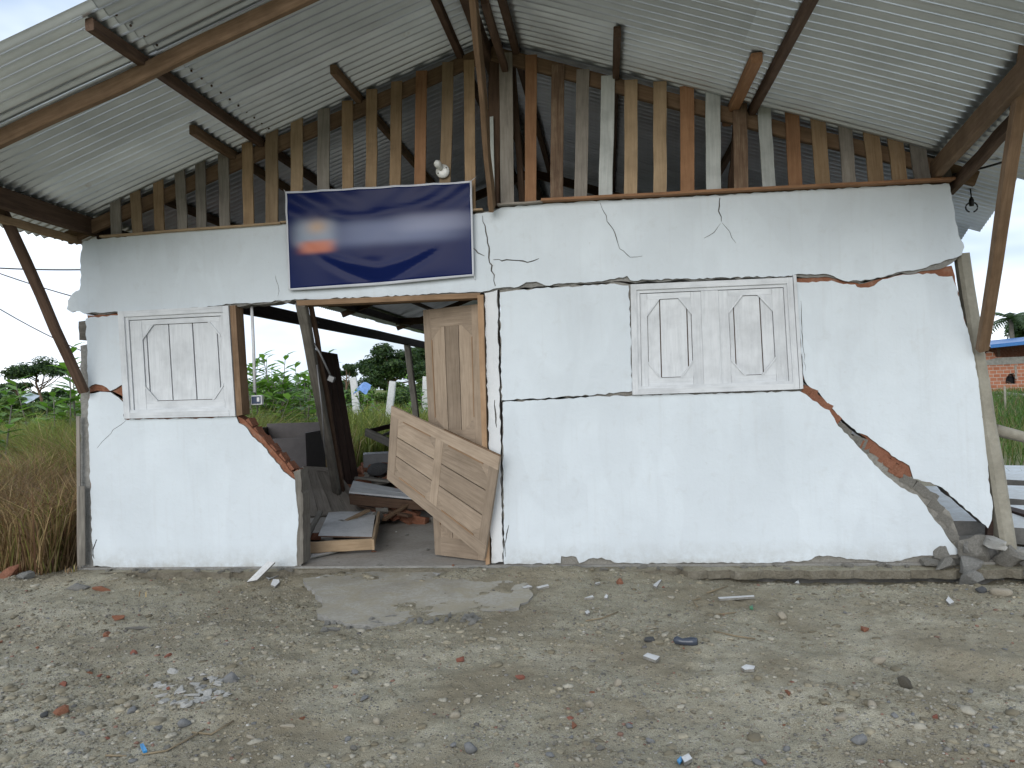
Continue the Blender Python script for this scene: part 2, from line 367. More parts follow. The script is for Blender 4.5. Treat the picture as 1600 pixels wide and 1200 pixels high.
def slab(name, outline, y0, y1, mats, parent=None, holes=(), origin=None, vert=False):
    """a panel standing in the wall plane: outline (photo pixels measured on the wall), front at y0, back at y1; slot 0 front, slot 1 broken edges and back"""
    loops = [[P(u, v) for (u, v) in lp] for lp in [outline, *holes]]
    flat = [Vector((p.x, p.z, 0)) for lp in loops for p in lp]
    tris = geometry.tessellate_polygon([[Vector((p.x, p.z, 0)) for p in lp] for lp in loops])
    n = len(flat); V = [(p.x, y0, p.y) for p in flat] + [(p.x, y1, p.y) for p in flat]; Fc = []; fm = []
    for t in tris:
        a, b, c = (flat[i] for i in t); ar = (b.x-a.x)*(c.y-a.y)-(b.y-a.y)*(c.x-a.x)
        t = tuple(t) if ar > 0 else (t[0], t[2], t[1])          # front faces -Y
        Fc.append(t); fm.append(0); Fc.append(tuple(i+n for i in reversed(t))); fm.append(1)
    o = 0
    for li, lp in enumerate(loops):
        m = len(lp); area = sum(lp[i].x*lp[(i+1) % m].z-lp[(i+1) % m].x*lp[i].z for i in range(m)); ccw = area > 0
        for i in range(m):
            a = o+i; b = o+(i+1) % m; q = (a, a+n, b+n, b) if (ccw == (li == 0)) else (a, b, b+n, a+n)
            Fc.append(q); fm.append(1)
        o += m
    if vert:                                                    # grain (local X) upright
        m = Matrix(((0, 0, 1), (0, 1, 0), (-1, 0, 0))).transposed().to_4x4(); m.translation = V[0]; mi = m.inverted(); V = [mi @ Vector(v) for v in V]
        return mesh(name, V, Fc, mats, parent, m, fm)
    return mesh(name, V, Fc, mats, parent, fmat=fm, origin=origin)
def crack(pts, w, seed):
    """thin closed outline round a crack line, in photo pixels"""
    r = random.Random(seed); line = []
    for i in range(len(pts)-1):
        a, b = pts[i], pts[i+1]; L = math.hypot(b[0]-a[0], b[1]-a[1]); k = max(1, int(L/7))
        for j in range(k):
            t = j/k; line.append((a[0]+(b[0]-a[0])*t+(r.uniform(-1.6, 1.6) if (i+j) else 0), a[1]+(b[1]-a[1])*t+(r.uniform(-1.2, 1.2) if (i+j) else 0)))
    line.append(pts[-1]); L1 = []; L2 = []; n = len(line)
    for i, p in enumerate(line):
        a = line[max(i-1, 0)]; b = line[min(i+1, n-1)]; l = math.hypot(b[0]-a[0], b[1]-a[1]) or 1
        nx, ny = -(b[1]-a[1])/l, (b[0]-a[0])/l; ww = w*(.35+.65*math.sin(math.pi*min(max((i+.3)/(n-.4), 0), 1)))*r.uniform(.6, 1.2)/2
        L1.append((p[0]+nx*ww, p[1]+ny*ww)); L2.append((p[0]-nx*ww, p[1]-ny*ww))
    return L1 + L2[::-1]
def quad_pt(c, s, t): return c[0]*(1-s)*(1-t)+c[1]*s*(1-t)+c[2]*s*t+c[3]*(1-s)*t
def plate(name, c, th, mat, parent=None, s0=0, s1=1, t0=0, t1=1, off=0.0, local=True, mat2=None):
    """a board: the piece s0..s1, t0..t1 of the quad c (four corners: 00, 10, 11, 01), th thick"""
    q = [quad_pt(c, s, t) for s, t in ((s0, t0), (s1, t0), (s1, t1), (s0, t1))]
    n = (q[1]-q[0]).cross(q[3]-q[0]).normalized(); fr = [p+n*(off+th/2) for p in q]; bk = [p+n*(off-th/2) for p in q]
    longs = (q[1]-q[0]).length >= (q[3]-q[0]).length
    m = frame(q[0], q[1] if longs else q[3], n); mi = m.inverted(); V = [mi @ p for p in fr+bk]
    Fc = [(0, 1, 2, 3), (7, 6, 5, 4), (0, 4, 5, 1), (1, 5, 6, 2), (2, 6, 7, 3), (3, 7, 4, 0)]
    return mesh(name, V, Fc, [mat] + ([mat2] if mat2 else []), parent, m, [0, 0, 1, 1, 1, 1] if mat2 else None)
ICO = None
def ico():
    global ICO
    if ICO is None:
        bm = bmesh.new(); bmesh.ops.create_icosphere(bm, subdivisions=2, radius=1); bm.verts.ensure_lookup_table()
        ICO = ([v.co.copy() for v in bm.verts], [tuple(v.index for v in f.verts) for f in bm.faces]); bm.free()
    return ICO
ROCKS = {}
def rock_mesh(kind, mat, seed, block=False):
    key = (kind, mat, seed)
    if key not in ROCKS:
        r = random.Random(seed); V, Fc = ico(); ks = [(Vector((r.uniform(-1, 1), r.uniform(-1, 1), r.uniform(-1, 1))).normalized(), r.uniform(.38, .8)) for _ in range(9 if block else 7)]
        W = []
        for v in V:
            p = v / (max(abs(v.x), abs(v.y), abs(v.z))**.75) if block else v.copy()
            for k, d in ks:
                e = p.dot(k)-d
                if e > 0: p = p-k*e
            W.append(p*(1+r.uniform(-.13, .09) if block else 1+r.uniform(-.04, .04)))
        me = bpy.data.meshes.new(kind); me.from_pydata([tuple(v) for v in W], [], Fc); me.materials.append(MATS[mat])
        me.polygons.foreach_set('use_smooth', [not block]*len(me.polygons)); me.update(); ROCKS[key] = me
    return ROCKS[key]
def rock(name, loc, size, mat, label=None, cat=None, group=None, seed=0, block=False, rot=None, parent=None, sink=.25):
    r = random.Random(seed*31+7); sx, sy, sz = size
    o = bpy.data.objects.new(name, rock_mesh(name, mat, seed % 6, block))
    rot = rot or (r.uniform(-.2, .2), r.uniform(-.2, .2), r.uniform(0, 6.28))
    m = Matrix.Translation(Vector(loc)+Vector((0, 0, sz*(1-2*sink)))) @ Matrix.Rotation(rot[2], 4, 'Z') @ Matrix.Rotation(rot[0], 4, 'X') @ Matrix.Rotation(rot[1], 4, 'Y') @ Matrix.Diagonal((sx, sy, sz, 1))
    return tag(link(o, m, parent), label, cat, group)
BRK = {}
def brick_obj(name, m, size, mat, parent=None, seed=0):
    """a hollow clay brick, edges chipped"""
    key = (mat, seed % 4)
    if key not in BRK:
        r = random.Random(seed); V = []; Fc = []
        for i in range(4):
            for (a, b) in ((-.5, -.5), (.5, -.5), (.5, .5), (-.5, .5)): V.append((-.5+i/3+r.uniform(-.04, .04), a*(1+r.uniform(-.10, .06)), b*(1+r.uniform(-.14, .08))))
        for i in range(3):
            for j in range(4):
                k = (j+1) % 4; Fc.append((i*4+j, i*4+k, i*4+4+k, i*4+4+j))
        Fc += [(3, 2, 1, 0), (12, 13, 14, 15)]
        me = bpy.data.meshes.new('brick'); me.from_pydata(V, [], Fc); me.materials.append(MATS[mat]); me.update(); BRK[key] = me
    return link(bpy.data.objects.new(name, BRK[key]), m @ Matrix.Diagonal((*size, 1)), parent)
def nmesh(name, V, T, mat, parent=None, colors=None, smooth=False, matrix=None):
    """big numpy mesh of triangles/quads (T: n x 3 or n x 4) with a per-vertex colour"""
    me = bpy.data.meshes.new(name); V = np.asarray(V, np.float32); T = np.asarray(T, np.int32); k = T.shape[1]
    me.vertices.add(len(V)); me.vertices.foreach_set('co', V.ravel()); me.loops.add(T.size); me.loops.foreach_set('vertex_index', T.ravel())
    me.polygons.add(len(T)); me.polygons.foreach_set('loop_start', np.arange(0, T.size, k, dtype=np.int32)); me.polygons.foreach_set('loop_total', np.full(len(T), k, np.int32))
    if smooth: me.polygons.foreach_set('use_smooth', np.ones(len(T), bool))
    me.update(calc_edges=True)
    if colors is not None:
        a = me.color_attributes.new('Col', 'FLOAT_COLOR', 'POINT'); c = np.ones((len(V), 4), np.float32); c[:, :3] = colors; a.data.foreach_set('color', c.ravel())
    me.materials.append(MATS[mat]); return link(bpy.data.objects.new(name, me), matrix, parent)

# ================================================================== GROUND
FLOOR_Z = .035
def ground_h(x, y):
    x = np.asarray(x, float); y = np.asarray(y, float)
    near = np.clip((9-np.hypot(x+.5, y-3))/3, 0, 1)
    h = -.03 + .10*fbm(x*.35, y*.35, 3)*near + .055*fbm(x*1.6, y*1.6, 9, 3)*near + .050*fbm(x*6.5, y*6.5, 21, 3)*near + .026*fbm(x*24, y*24, 33, 2)*near
    h = h - .085*np.clip((x-.3)/1.2, 0, 1)*np.exp(-((y-5.86)/.22)**2)                 # trench along the right footing
    d = x*.55+y-4.9                                                                   # wheel rut crossing on the right
    h = h - .045*np.exp(-(d/.16)**2)*np.clip((x-1.1)/.7, 0, 1)*near + .03*np.exp(-((d-.3)/.15)**2)*np.clip((x-1.1)/.7, 0, 1)*near
    h = h + .05*np.exp(-(((x-.0)/.55)**2+((y-2.75)/.28)**2)) + .045*np.exp(-(((x-1.2)/.35)**2+((y-3.55)/.22)**2)) - .03*np.exp(-(((x-.55)/.35)**2+((y-3.45)/.22)**2))
    h = h + .045*np.exp(-((y-5.86)/.22)**2)*np.clip((.5-x)/.6, 0, 1)*(.6+1.6*fbm(x*2.1, y*2.1, 17, 3))
    inside = (x > -4.5) & (x < 2.75) & (y > 5.98) & (y < 19.2)
    h = np.where(inside, -.14, h)
    far = np.clip((np.hypot(x, y)-18)/60, 0, 1); h = h + far*.5*fbm(x*.03, y*.03, 4, 3)
    return h
def gcoords(a, b, st, lim0, lim1, g=1.22):
    c = list(np.arange(a, b, st)); s = st; v = c[0]; lo = []
    while v > lim0: s *= g; v -= s; lo.append(v)
    s = st; v = c[-1]; hi = []
    while v < lim1: s *= g; v += s; hi.append(v)
    return np.array(lo[::-1]+c+hi)
gx = gcoords(-5.2, 4.4, .022, -700, 700); gy = gcoords(1.9, 6.1, .022, -200, 900)
X, Y = np.meshgrid(gx, gy); nx_, ny_ = len(gx), len(gy)
V = np.stack([X.ravel(), Y.ravel(), ground_h(X, Y).ravel()], 1)
I = (np.arange(ny_-1)[:, None]*nx_ + np.arange(nx_-1)[None]).ravel()
gr = nmesh('ground', V, np.stack([I, I+1, I+1+nx_, I+nx_], 1), 'dirt', smooth=True); tag(gr, kind='structure')
def gz(p, dz=0.0): return Vector((p.x, p.y, float(ground_h(p.x, p.y))+dz))
def GG(u, v):                                            # the ground point seen at a photo pixel
    z = -.03
    for _ in range(4): p = G(u, v, z); z = float(ground_h(p.x, p.y))
    return Vector((p.x, p.y, z))

# floor of the house and its footing
def slab_xy(name, pts, z0, z1, mats, parent=None, jagamp=0, seed=1, kind=None):
    r = random.Random(seed); out = []
    n = len(pts)
    for i in range(n):
        a = Vector(pts[i]); b = Vector(pts[(i+1) % n]); L = (b-a).length; k = max(1, int(L/.06)) if jagamp else 1
        for j in range(k):
            p = a.lerp(b, j/k); out.append((p.x+r.uniform(-jagamp, jagamp), p.y+r.uniform(-jagamp, jagamp)))
    m = len(out); tr = geometry.tessellate_polygon([[Vector((*p, 0)) for p in out]]); V = [(*p, z1) for p in out]+[(*p, z0) for p in out]; Fc = []; fm = []
    for t in tr:
        a, b, c = (Vector(out[i]) for i in t); ar = (b.x-a.x)*(c.y-a.y)-(b.y-a.y)*(c.x-a.x)
        Fc.append(tuple(t) if ar > 0 else (t[0], t[2], t[1])); fm.append(0)
    area = sum(out[i][0]*out[(i+1) % m][1]-out[(i+1) % m][0]*out[i][1] for i in range(m))
    for i in range(m):
        j = (i+1) % m; Fc.append((i, i+m, j+m, j) if area > 0 else (j, j+m, i+m, i)); fm.append(1)
    return tag(mesh(name, V, Fc, mats, parent, fmat=fm), kind=kind)
slab_xy('floor', [(-4.45, 5.99), (2.85, 5.99), (2.85, 19), (-4.45, 19)], -.2, FLOOR_Z, ['floor_cement', 'concrete'], kind='structure')
slab_xy('footing', [(-4.5, 5.90), (-2.95, 5.89), (-2.62, 5.90), (-2.55, 5.955), (-.75, 5.96), (-.7, 5.87), (.6, 5.86), (1.5, 5.84), (2.45, 5.83), (2.95, 5.84), (2.95, 5.985), (-4.5, 5.985)], -.042, .018, ['dirt', 'soil_edge'], jagamp=.026, seed=4, kind='structure')
slab_xy('footing_base', [(-4.47, 5.94), (2.93, 5.92), (2.93, 5.984), (-4.47, 5.984)], -.3, -.0425, ['concrete_dark', 'concrete_dark'], jagamp=.008, seed=5, kind='structure')
dp = [G(u, v, -.01) for u, v in ((497, 962), (505, 935), (470, 905), (560, 893), (720, 890), (815, 900), (830, 930), (812, 950), (745, 958), (690, 962), (640, 968), (590, 978), (540, 975))]
slab_xy('door_apron', [(p.x, p.y) for p in dp], -.12, -.004, ['apron_cement', 'concrete'], jagamp=.022, seed=8, kind='structure')

# ================================================================== HOUSE
HB = Vector((-.9, 6.0, 0))
house = empty('house', HB, 'earthquake-cracked white house with slatted gable and corrugated metal roof', 'house')
YF, YC = 6.0, 6.018                       # plaster face, face of the masonry core behind it
def wall_part(outline, core, coremats, seed, holes=(), plmat='plaster_white', thick=.125, amp=1.25, skip=(), yoff=0.0, outl_core=None):
    oc = jag(outl_core or outline, core, 9, seed+100)
    w = slab('wall', oc, YC+.001+yoff, YC+thick+yoff, coremats, house)
    pl = slab('plaster', jag(outline, amp, 6, seed, skip), YF+yoff, YC+yoff, ['plaster_white' if plmat is None else plmat, 'mortar'], w, holes)
    return w
BAND = [(130, 376), (190, 370), (250, 362), (350, 355), (440, 350), (590, 346), (740, 335), (752, 333), (768, 332), (784, 324), (860, 318), (950, 313), (1100, 306), (1250, 298), (1400, 290), (1483, 287),
        (1487, 305), (1492, 340), (1498, 368), (1507, 386), (1503, 398), (1489, 404), (1462, 412), (1440, 420), (1400, 426), (1365, 436), (1345, 439), (1320, 439), (1302, 431), (1292, 428), (1241, 429), (1237, 431), (985, 438), (980, 431),
        (960, 436), (920, 441), (880, 443), (852, 446), (838, 440), (822, 441), (810, 448), (778, 450), (757, 455), (745, 456), (600, 463), (466, 468), (448, 469), (400, 473), (360, 475), (320, 480), (250, 484), (187, 487), (150, 488),
        (131, 490), (124, 486), (112, 488), (104, 483), (106, 470), (113, 459), (124, 453), (127, 430), (125, 408)]
BCORE = [(133, 375), (440, 348), (740, 332), (752, 329), (780, 326), (860, 316), (1100, 304), (1400, 288), (1483, 286), (1488, 320), (1493, 350), (1499, 380), (1497, 404), (1480, 416), (1450, 422), (1400, 429), (1345, 441), (1300, 433), (1241, 431), (1237, 433),
         (985, 440), (960, 439), (920, 445), (850, 449), (800, 451), (757, 457), (600, 465), (466, 470), (360, 478), (187, 489), (133, 491), (131, 455), (129, 410)]
CR_BAND = [crack([(754, 337), (759, 362), (763, 380), (764, 402), (771, 430), (774, 447)], 3.0, 1), crack([(738, 386), (748, 396), (757, 400)], 2.0, 2), crack([(771, 406), (800, 407), (824, 409), (842, 404)], 2.2, 22),
           crack([(938, 317), (950, 345), (960, 365), (968, 388), (985, 403), (1004, 400)], 1.3, 3), crack([(1125, 309), (1124, 330), (1127, 346)], 2.6, 4), crack([(1126, 349), (1115, 362), (1100, 372)], .9, 5), crack([(1128, 348), (1140, 362), (1150, 380)], .9, 6),
           crack([(430, 430), (436, 455), (434, 463)], .9, 7)]
wall_part(BAND, 2.2, ['concrete', 'concrete'], 1, CR_BAND, outl_core=BCORE, thick=.15)
# left pier beside the small window
wall_part([(134, 498), (160, 494), (186, 493), (190, 520), (192, 560), (193, 600), (181, 607), (172, 611), (160, 602), (149, 600), (138, 606), (136, 560)], 1.5, ['brick_raw', 'brick_raw'], 2,
          outl_core=[(134, 492), (187, 490), (193, 602), (193, 626), (180, 618), (139, 620), (136, 560)])
# left lower wall, broken off in a slope towards the door
LLOW = [(140, 615), (156, 612), (173, 613), (185, 621), (193, 629), (194, 655), (230, 655), (300, 654), (369, 651), (373, 661), (386, 669), (394, 682), (412, 698), (428, 717), (443, 737), (461, 750), (463, 780), (466, 812), (464, 850), (470, 884),
        (400, 888), (300, 888), (200, 887), (146, 884), (143, 840), (142, 780), (139, 700), (137, 640)]
wl = wall_part(LLOW, 2.0, ['brick_raw', 'brick_raw'], 3, [crack([(197, 657), (178, 672), (160, 690), (152, 700)], 1.0, 8), crack([(151, 843), (146, 858), (147, 873)], 2.5, 9)],
               outl_core=[(138, 613), (173, 611), (196, 624), (196, 653), (369, 650), (378, 655), (400, 676), (418, 696), (436, 716), (450, 734), (462, 746), (463, 780), (465, 812), (463, 850), (466, 884), (300, 886), (147, 884), (140, 780), (138, 640)])
for i, (u, v) in enumerate([(381, 662), (392, 675), (405, 690), (418, 703), (432, 718), (446, 731), (458, 742)]):
    p = P(u, v); a = rad(-28+random.uniform(-8, 8))
    brick_obj('brick', Matrix.Translation((p.x-.02, YC+.075, p.z-.025)) @ Matrix.Rotation(-a*-1, 4, 'Y') @ Matrix.Rotation(random.uniform(-.06, .06), 4, 'Z'), (.14, .115, .075), 'brick', wl, i)
slab('edge_board', jag([(459, 737), (470, 733), (471, 768), (473, 772), (474, 830), (474, 880), (465, 885), (464, 850), (467, 812), (464, 780), (462, 752)], .9, 8, 36), 5.995, 6.15, ['wood_weathered', 'wood_weathered'], house, vert=True)
# column right of the door, and the wall panels between it and the big window
wall_part([(757, 458), (777, 453), (779, 560), (781, 640), (783, 760), (786, 878), (768, 880), (764, 700), (760, 560)], .6, ['concrete', 'concrete'], 4, [crack([(773, 625), (776, 668)], 2.2, 18)], plmat='plaster_column')
wall_part([(781, 457), (850, 450), (920, 446), (960, 443), (982, 446), (985, 520), (988, 611), (940, 616), (870, 621), (784, 625), (783, 560)], 1.2, ['mortar', 'brick_raw'], 5, outl_core=[(780, 453), (850, 447), (960, 440), (985, 444), (990, 617), (870, 624), (783, 628), (782, 560)])
RLOW = [(786, 628), (870, 624), (940, 619), (990, 618), (1080, 616), (1180, 613), (1249, 611), (1259, 616), (1282, 634), (1296, 641), (1310, 666), (1328, 684), (1341, 698), (1349, 706), (1366, 726), (1383, 742), (1402, 757), (1419, 768), (1433, 773), (1443, 786), (1456, 806), (1470, 822), (1482, 842), (1495, 857), (1499, 864),
        (1480, 869), (1440, 868), (1395, 878), (1330, 873), (1280, 868), (1262, 876), (1180, 880), (1100, 879), (1000, 880), (960, 879), (940, 871), (920, 873), (905, 880), (900, 870), (877, 869), (876, 880), (788, 882), (786, 760)]
wr = wall_part(RLOW, 1.8, ['mortar', 'brick_raw'], 6, [crack([(795, 820), (788, 850), (790, 870)], 1.6, 10)],
               outl_core=[(784, 626), (988, 616), (1249, 609), (1262, 606), (1284, 626), (1298, 638), (1313, 661), (1332, 680), (1348, 692), (1362, 700), (1380, 716), (1397, 733), (1415, 745), (1432, 758), (1448, 766), (1462, 776), (1472, 790), (1485, 800), (1494, 822), (1500, 842), (1506, 860), (1500, 874), (1400, 882), (1100, 883), (788, 884), (784, 760)])
for i, (u, v, mt) in enumerate([(1266, 612, 'brick_raw'), (1276, 622, 'brick'), (1290, 634, 'brick'), (1304, 652, 'brick'), (1320, 672, 'mortar'), (1345, 690, 'mortar'), (1350, 697, 'mortar'), (1358, 699, 'brick'), (1372, 706, 'brick'), (1388, 722, 'brick'), (1402, 736, 'brick'), (1396, 728, 'brick_raw'), (1411, 742, 'brick_raw'), (1420, 752, 'mortar'), (1440, 764, 'mortar'), (1456, 776, 'mortar'), (1464, 792, 'mortar'), (1478, 812, 'mortar'), (1488, 836, 'mortar')]):
    p = P(u, v); brick_obj('brick', Matrix.Translation((p.x, YC+.049, p.z)) @ Matrix.Rotation(rad(34+random.uniform(-12, 12)), 4, 'Y') @ Matrix.Rotation(random.uniform(-.12, .12), 4, 'Z'), (.11, .11, .065), mt, wr, i)
RPAN = [(1243, 440), (1258, 441), (1300, 438), (1312, 442), (1337, 444), (1340, 448), (1358, 449), (1367, 446), (1380, 436), (1400, 431), (1430, 428), (1462, 427), (1468, 431), (1489, 431), (1495, 447), (1506, 490), (1516, 525), (1524, 562), (1532, 610), (1539, 670), (1545, 730), (1548, 770), (1553, 792), (1551, 812), (1545, 826),
        (1522, 806), (1500, 787), (1473, 762), (1455, 754), (1428, 748), (1425, 738), (1422, 728), (1400, 715), (1375, 697), (1356, 681), (1340, 676), (1322, 660), (1304, 641), (1296, 633), (1281, 614), (1262, 601), (1257, 590), (1252, 545), (1247, 490)]
wp = wall_part(RPAN, 1.5, ['brick_raw', 'concrete_dark'], 7, [crack([(1252, 470), (1256, 540), (1259, 580)], 1.0, 19)], yoff=.012,
               outl_core=[(1242, 434), (1300, 432), (1345, 443), (1400, 430), (1440, 420), (1490, 414), (1495, 430), (1512, 510), (1530, 600), (1541, 690), (1549, 770), (1552, 800), (1544, 822), (1500, 783), (1470, 760), (1425, 744), (1420, 726), (1375, 695), (1340, 674), (1305, 640), (1284, 612), (1264, 598), (1256, 592), (1250, 500)])
for i, (u, v) in enumerate([(1296, 628), (1306, 640), (1366, 690), (1380, 700), (1394, 710), (1408, 720), (1418, 732)]):
    p = P(u, v); brick_obj('brick', Matrix.Translation((p.x, YC+.058, p.z)) @ Matrix.Rotation(rad(36+random.uniform(-10, 10)), 4, 'Y'), (.11, .10, .06), 'brick', wp, i)
# left corner column (bare cement) and end pieces
o = slab('corner_column', jag([(123, 540), (137, 537), (139, 640), (142, 760), (146, 886), (120, 890), (122, 760), (124, 640)], 1.2, 8, 31), 6.02, 6.16, ['concrete', 'concrete'], house)
slab('corner_column', jag([(119, 502), (133, 500), (134, 528), (131, 532), (120, 531)], .8, 8, 32), 6.03, 6.12, ['wood_weathered', 'wood_weathered'], house)
beam('corner_board', P(122, 650, 5.97), P(124, 886, 5.97), .012, .032, 'wood_grey', house, up=(1, 0, 0), wob=.002)
beam('corner_board', P(128, 760, 5.96), P(129, 884, 5.96), .012, .055, 'wood_weathered', house, up=(1, 0, 0), wob=.002)
# right leaning post
beam('post', P(1577, 888, 6.03), P(1502, 396, 6.08), .115, .125, 'post_log', house, up=(0, 1, 0), seg=9, wob=.004, cham=.22, taper=.78)
slab('corner_board', jag([(1543, 765), (1553, 762), (1558, 800), (1558, 845), (1566, 880), (1552, 882), (1549, 840), (1553, 806), (1544, 790)], .7, 8, 33), 6.06, 6.10, ['wood_black', 'wood_black'], house)

# ---- windows
def px_board(name, pts, y0, y1, mat, parent):
    us = [p[0] for p in pts]; vs_ = [p[1] for p in pts]
    return slab(name, pts, y0, y1, [mat, mat], parent, vert=(max(vs_)-min(vs_)) > (max(us)-min(us)))
def quadpx(c, s0, s1, t0, t1):
    f = lambda s, t: tuple(c[0][k]*(1-s)*(1-t)+c[1][k]*s*(1-t)+c[2][k]*s*t+c[3][k]*(1-s)*t for k in (0, 1))
    return [f(s0, t0), f(s1, t0), f(s1, t1), f(s0, t1)]
def window(c, leaves, jamb_side):
    W = (c[1][0]-c[0][0]); H = c[3][1]-c[0][1]; a, b = 9/W, 9/H
    fr = px_board('window', quadpx(c, 0, a, 0, 1), 5.972, 6.09, 'paint_wood', house)
    bd = lambda n, s0, s1, t0, t1, y0, y1, m='paint_wood': px_board(n, quadpx(c, s0, s1, t0, t1), y0, y1, m, fr)
    bd('frame_stile', 1-a, 1, 0, 1, 5.972, 6.09); bd('frame_rail', a, 1-a, 0, b, 5.974, 6.09); bd('frame_rail', a, 1-a, 1-b, 1, 5.968, 6.09)
    bd('frame_bead', a, a+5/W, b, 1-b, 5.988, 6.09); bd('frame_bead', 1-a-5/W, 1-a, b, 1-b, 5.988, 6.09); bd('frame_bead', a+5/W, 1-a-5/W, b, b+5/H, 5.990, 6.09)
    bd('sill', a, 1-a, 1-b-4/H, 1-b, 5.980, 6.09)
    for (l0, i0, i1, l1, j0, j1, cuts, oct_) in leaves:
        t0, t1 = b+6/H, 1-b-4/H; g = .9/W
        bd('shutter_back', l0+.004, l1-.004, t0+.004, t1-.004, 6.031, 6.05, 'wood_dark')
        bd('shutter_stile', l0, i0, t0, t1, 6.000, 6.03); bd('shutter_stile', i1, l1, t0, t1, 6.0005, 6.03)
        bd('shutter_rail', i0+.0015, i1-.0015, t0, j0, 6.001, 6.03); bd('shutter_rail', i0+.0015, i1-.0015, j1, t1, 6.001, 6.03)
        for k in range(len(cuts)-1): bd('shutter_board', i0+(i1-i0)*cuts[k]+g, i0+(i1-i0)*cuts[k+1]-g, j0+.9/H, j1-.9/H, 6.011+.0012*(k % 2), 6.028)
        dx, dy = oct_[0]/W, oct_[1]/H; e = 3.4/W; e2 = 3.4/H
        for (cx, cy, sx, sy) in ((i0, j0, 1, 1), (i1, j0, -1, 1), (i1, j1, -1, -1), (i0, j1, 1, -1)):
            tri = [(cx, cy), (cx+sx*dx, cy), (cx, cy+sy*dy)]
            f = lambda s, t: tuple(c[0][k]*(1-s)*(1-t)+c[1][k]*s*(1-t)+c[2][k]*s*t+c[3][k]*(1-s)*t for k in (0, 1))
            px_board('corner_block', [f(*q) for q in tri], 6.004, 6.009, 'paint_wood', fr)
            strip = [(cx+sx*(dx-e), cy), (cx+sx*dx, cy), (cx, cy+sy*dy), (cx, cy+sy*(dy-e2))]
            px_board('corner_trim', [f(*q) for q in strip], 5.995, 6.003, 'paint_wood', fr)
    return fr
wL = window([(187, 487), (359, 478), (370, 650), (197, 654)], [(.085, .19, .90, .92, .135, .845, [0, .05, .335, .64, .95, 1], (19, 24))], 'r')
px_board('window_jamb', [(360, 478), (369, 477), (380, 648), (371, 650)], 5.985, 6.12, 'wood_beam', wL)
wR = window([(985, 445), (1237, 434), (1248, 608), (988, 617)], [(.058, .10, .372, .435, .14, .855, [0, .29, .90, 1], (20, 26)), (.538, .60, .872, .942, .14, .86, [0, .12, .72, 1], (23, 27))], 'r')
px_board('shutter_astragal', quadpx([(985, 445), (1237, 434), (1248, 608), (988, 617)], .432, .538, .085, .93), 5.985, 6.0, 'paint_wood', wR)
px_board('window_jamb', [(1238, 430), (1243, 430), (1254, 607), (1249, 608)], 5.976, 6.1, 'paint_wood', wR)

# ---- doorway timber
px_board('door_head', [(465, 470), (751, 458), (751, 466), (467, 478)], 5.97, 6.12, 'wood_doortrim', house)
px_board('door_jamb', [(747, 462), (756, 461), (766, 880), (760, 881)], 5.965, 6.12, 'wood_doortrim', house)
beam('door_jamb', D(471, 474, 6.25), D(531, 790, 8.5), .085, .06, 'wood_weathered', house, up=(0, 1, 0), seg=8, wob=.006)
beam('door_jamb', D(486, 478, 6.35), D(540, 790, 8.6), .03, .04, 'wood_dark', house, up=(0, 1, 0), seg=8, wob=.006)

def door_leaf(c, parent_house=None, root=None, name='door'):
    """panelled leaf on the quad c (hinge-top, free-top, free-bottom, hinge-bottom as 3-D corners); split in an upper and a lower panel"""
    par = root
    if parent_house: par = plate(name, c, .026, 'wood_door', parent_house, 0, .13, 0, 1)
    else: plate('stile', c, .026, 'wood_door', par, 0, .13, 0, 1)
    plate('stile', c, .027, 'wood_door', par, .87, 1, 0, 1); w = (c[1]-c[0]).length; h = (c[3]-c[0]).length
    for t0, t1 in ((0, .075), (.49, .56), (.925, 1)): plate('rail', c, .026, 'wood_door', par, .13, .87, t0, t1)
    for (t0, t1) in ((.075, .49), (.56, .925)):
        for k in range(3):
            g = .006; plate('panel_board', c, .012, 'wood_door', par, .13+.74*k/3+g, .13+.74*(k+1)/3-g, t0, t1, -.004)
        for (s, t, a, b) in ((.13, t0, 1, 1), (.87, t0, -1, 1), (.87, t1, -1, -1), (.13, t1, 1, -1)):
            ds, dt = .10/w*a, .10/h*b; e = .022
            q = [quad_pt(c, s, t), quad_pt(c, s+ds, t), quad_pt(c, s, t+dt)]; n = (c[1]-c[0]).cross(c[3]-c[0]).normalized()
            fr = [p+n*.011 for p in q]+[p-n*.011 for p in q]
            mesh('corner_block', fr, [(0, 1, 2), (5, 4, 3), (0, 3, 4, 1), (1, 4, 5, 2), (2, 5, 3, 0)], 'wood_door', par, origin=q[0])
        for (s0, s1) in ((.13, .145), (.855, .87)): plate('bead', c, .034, 'wood_doortrim', par, s0, s1, t0+.05, t1-.05)
    return par
# leaf still hanging on the right jamb, swung inwards
hx = P(750, 464, 6.09); hb = Vector((hx.x-.03, 6.11, FLOOR_Z+.01)); ht = Vector((hx.x-.01, 6.13, 2.10))
fb = G(681, 866, FLOOR_Z+.02); ft = Vector((fb.x-.03, fb.y, 2.09))
door_leaf([ft, ht, hb, fb], house)

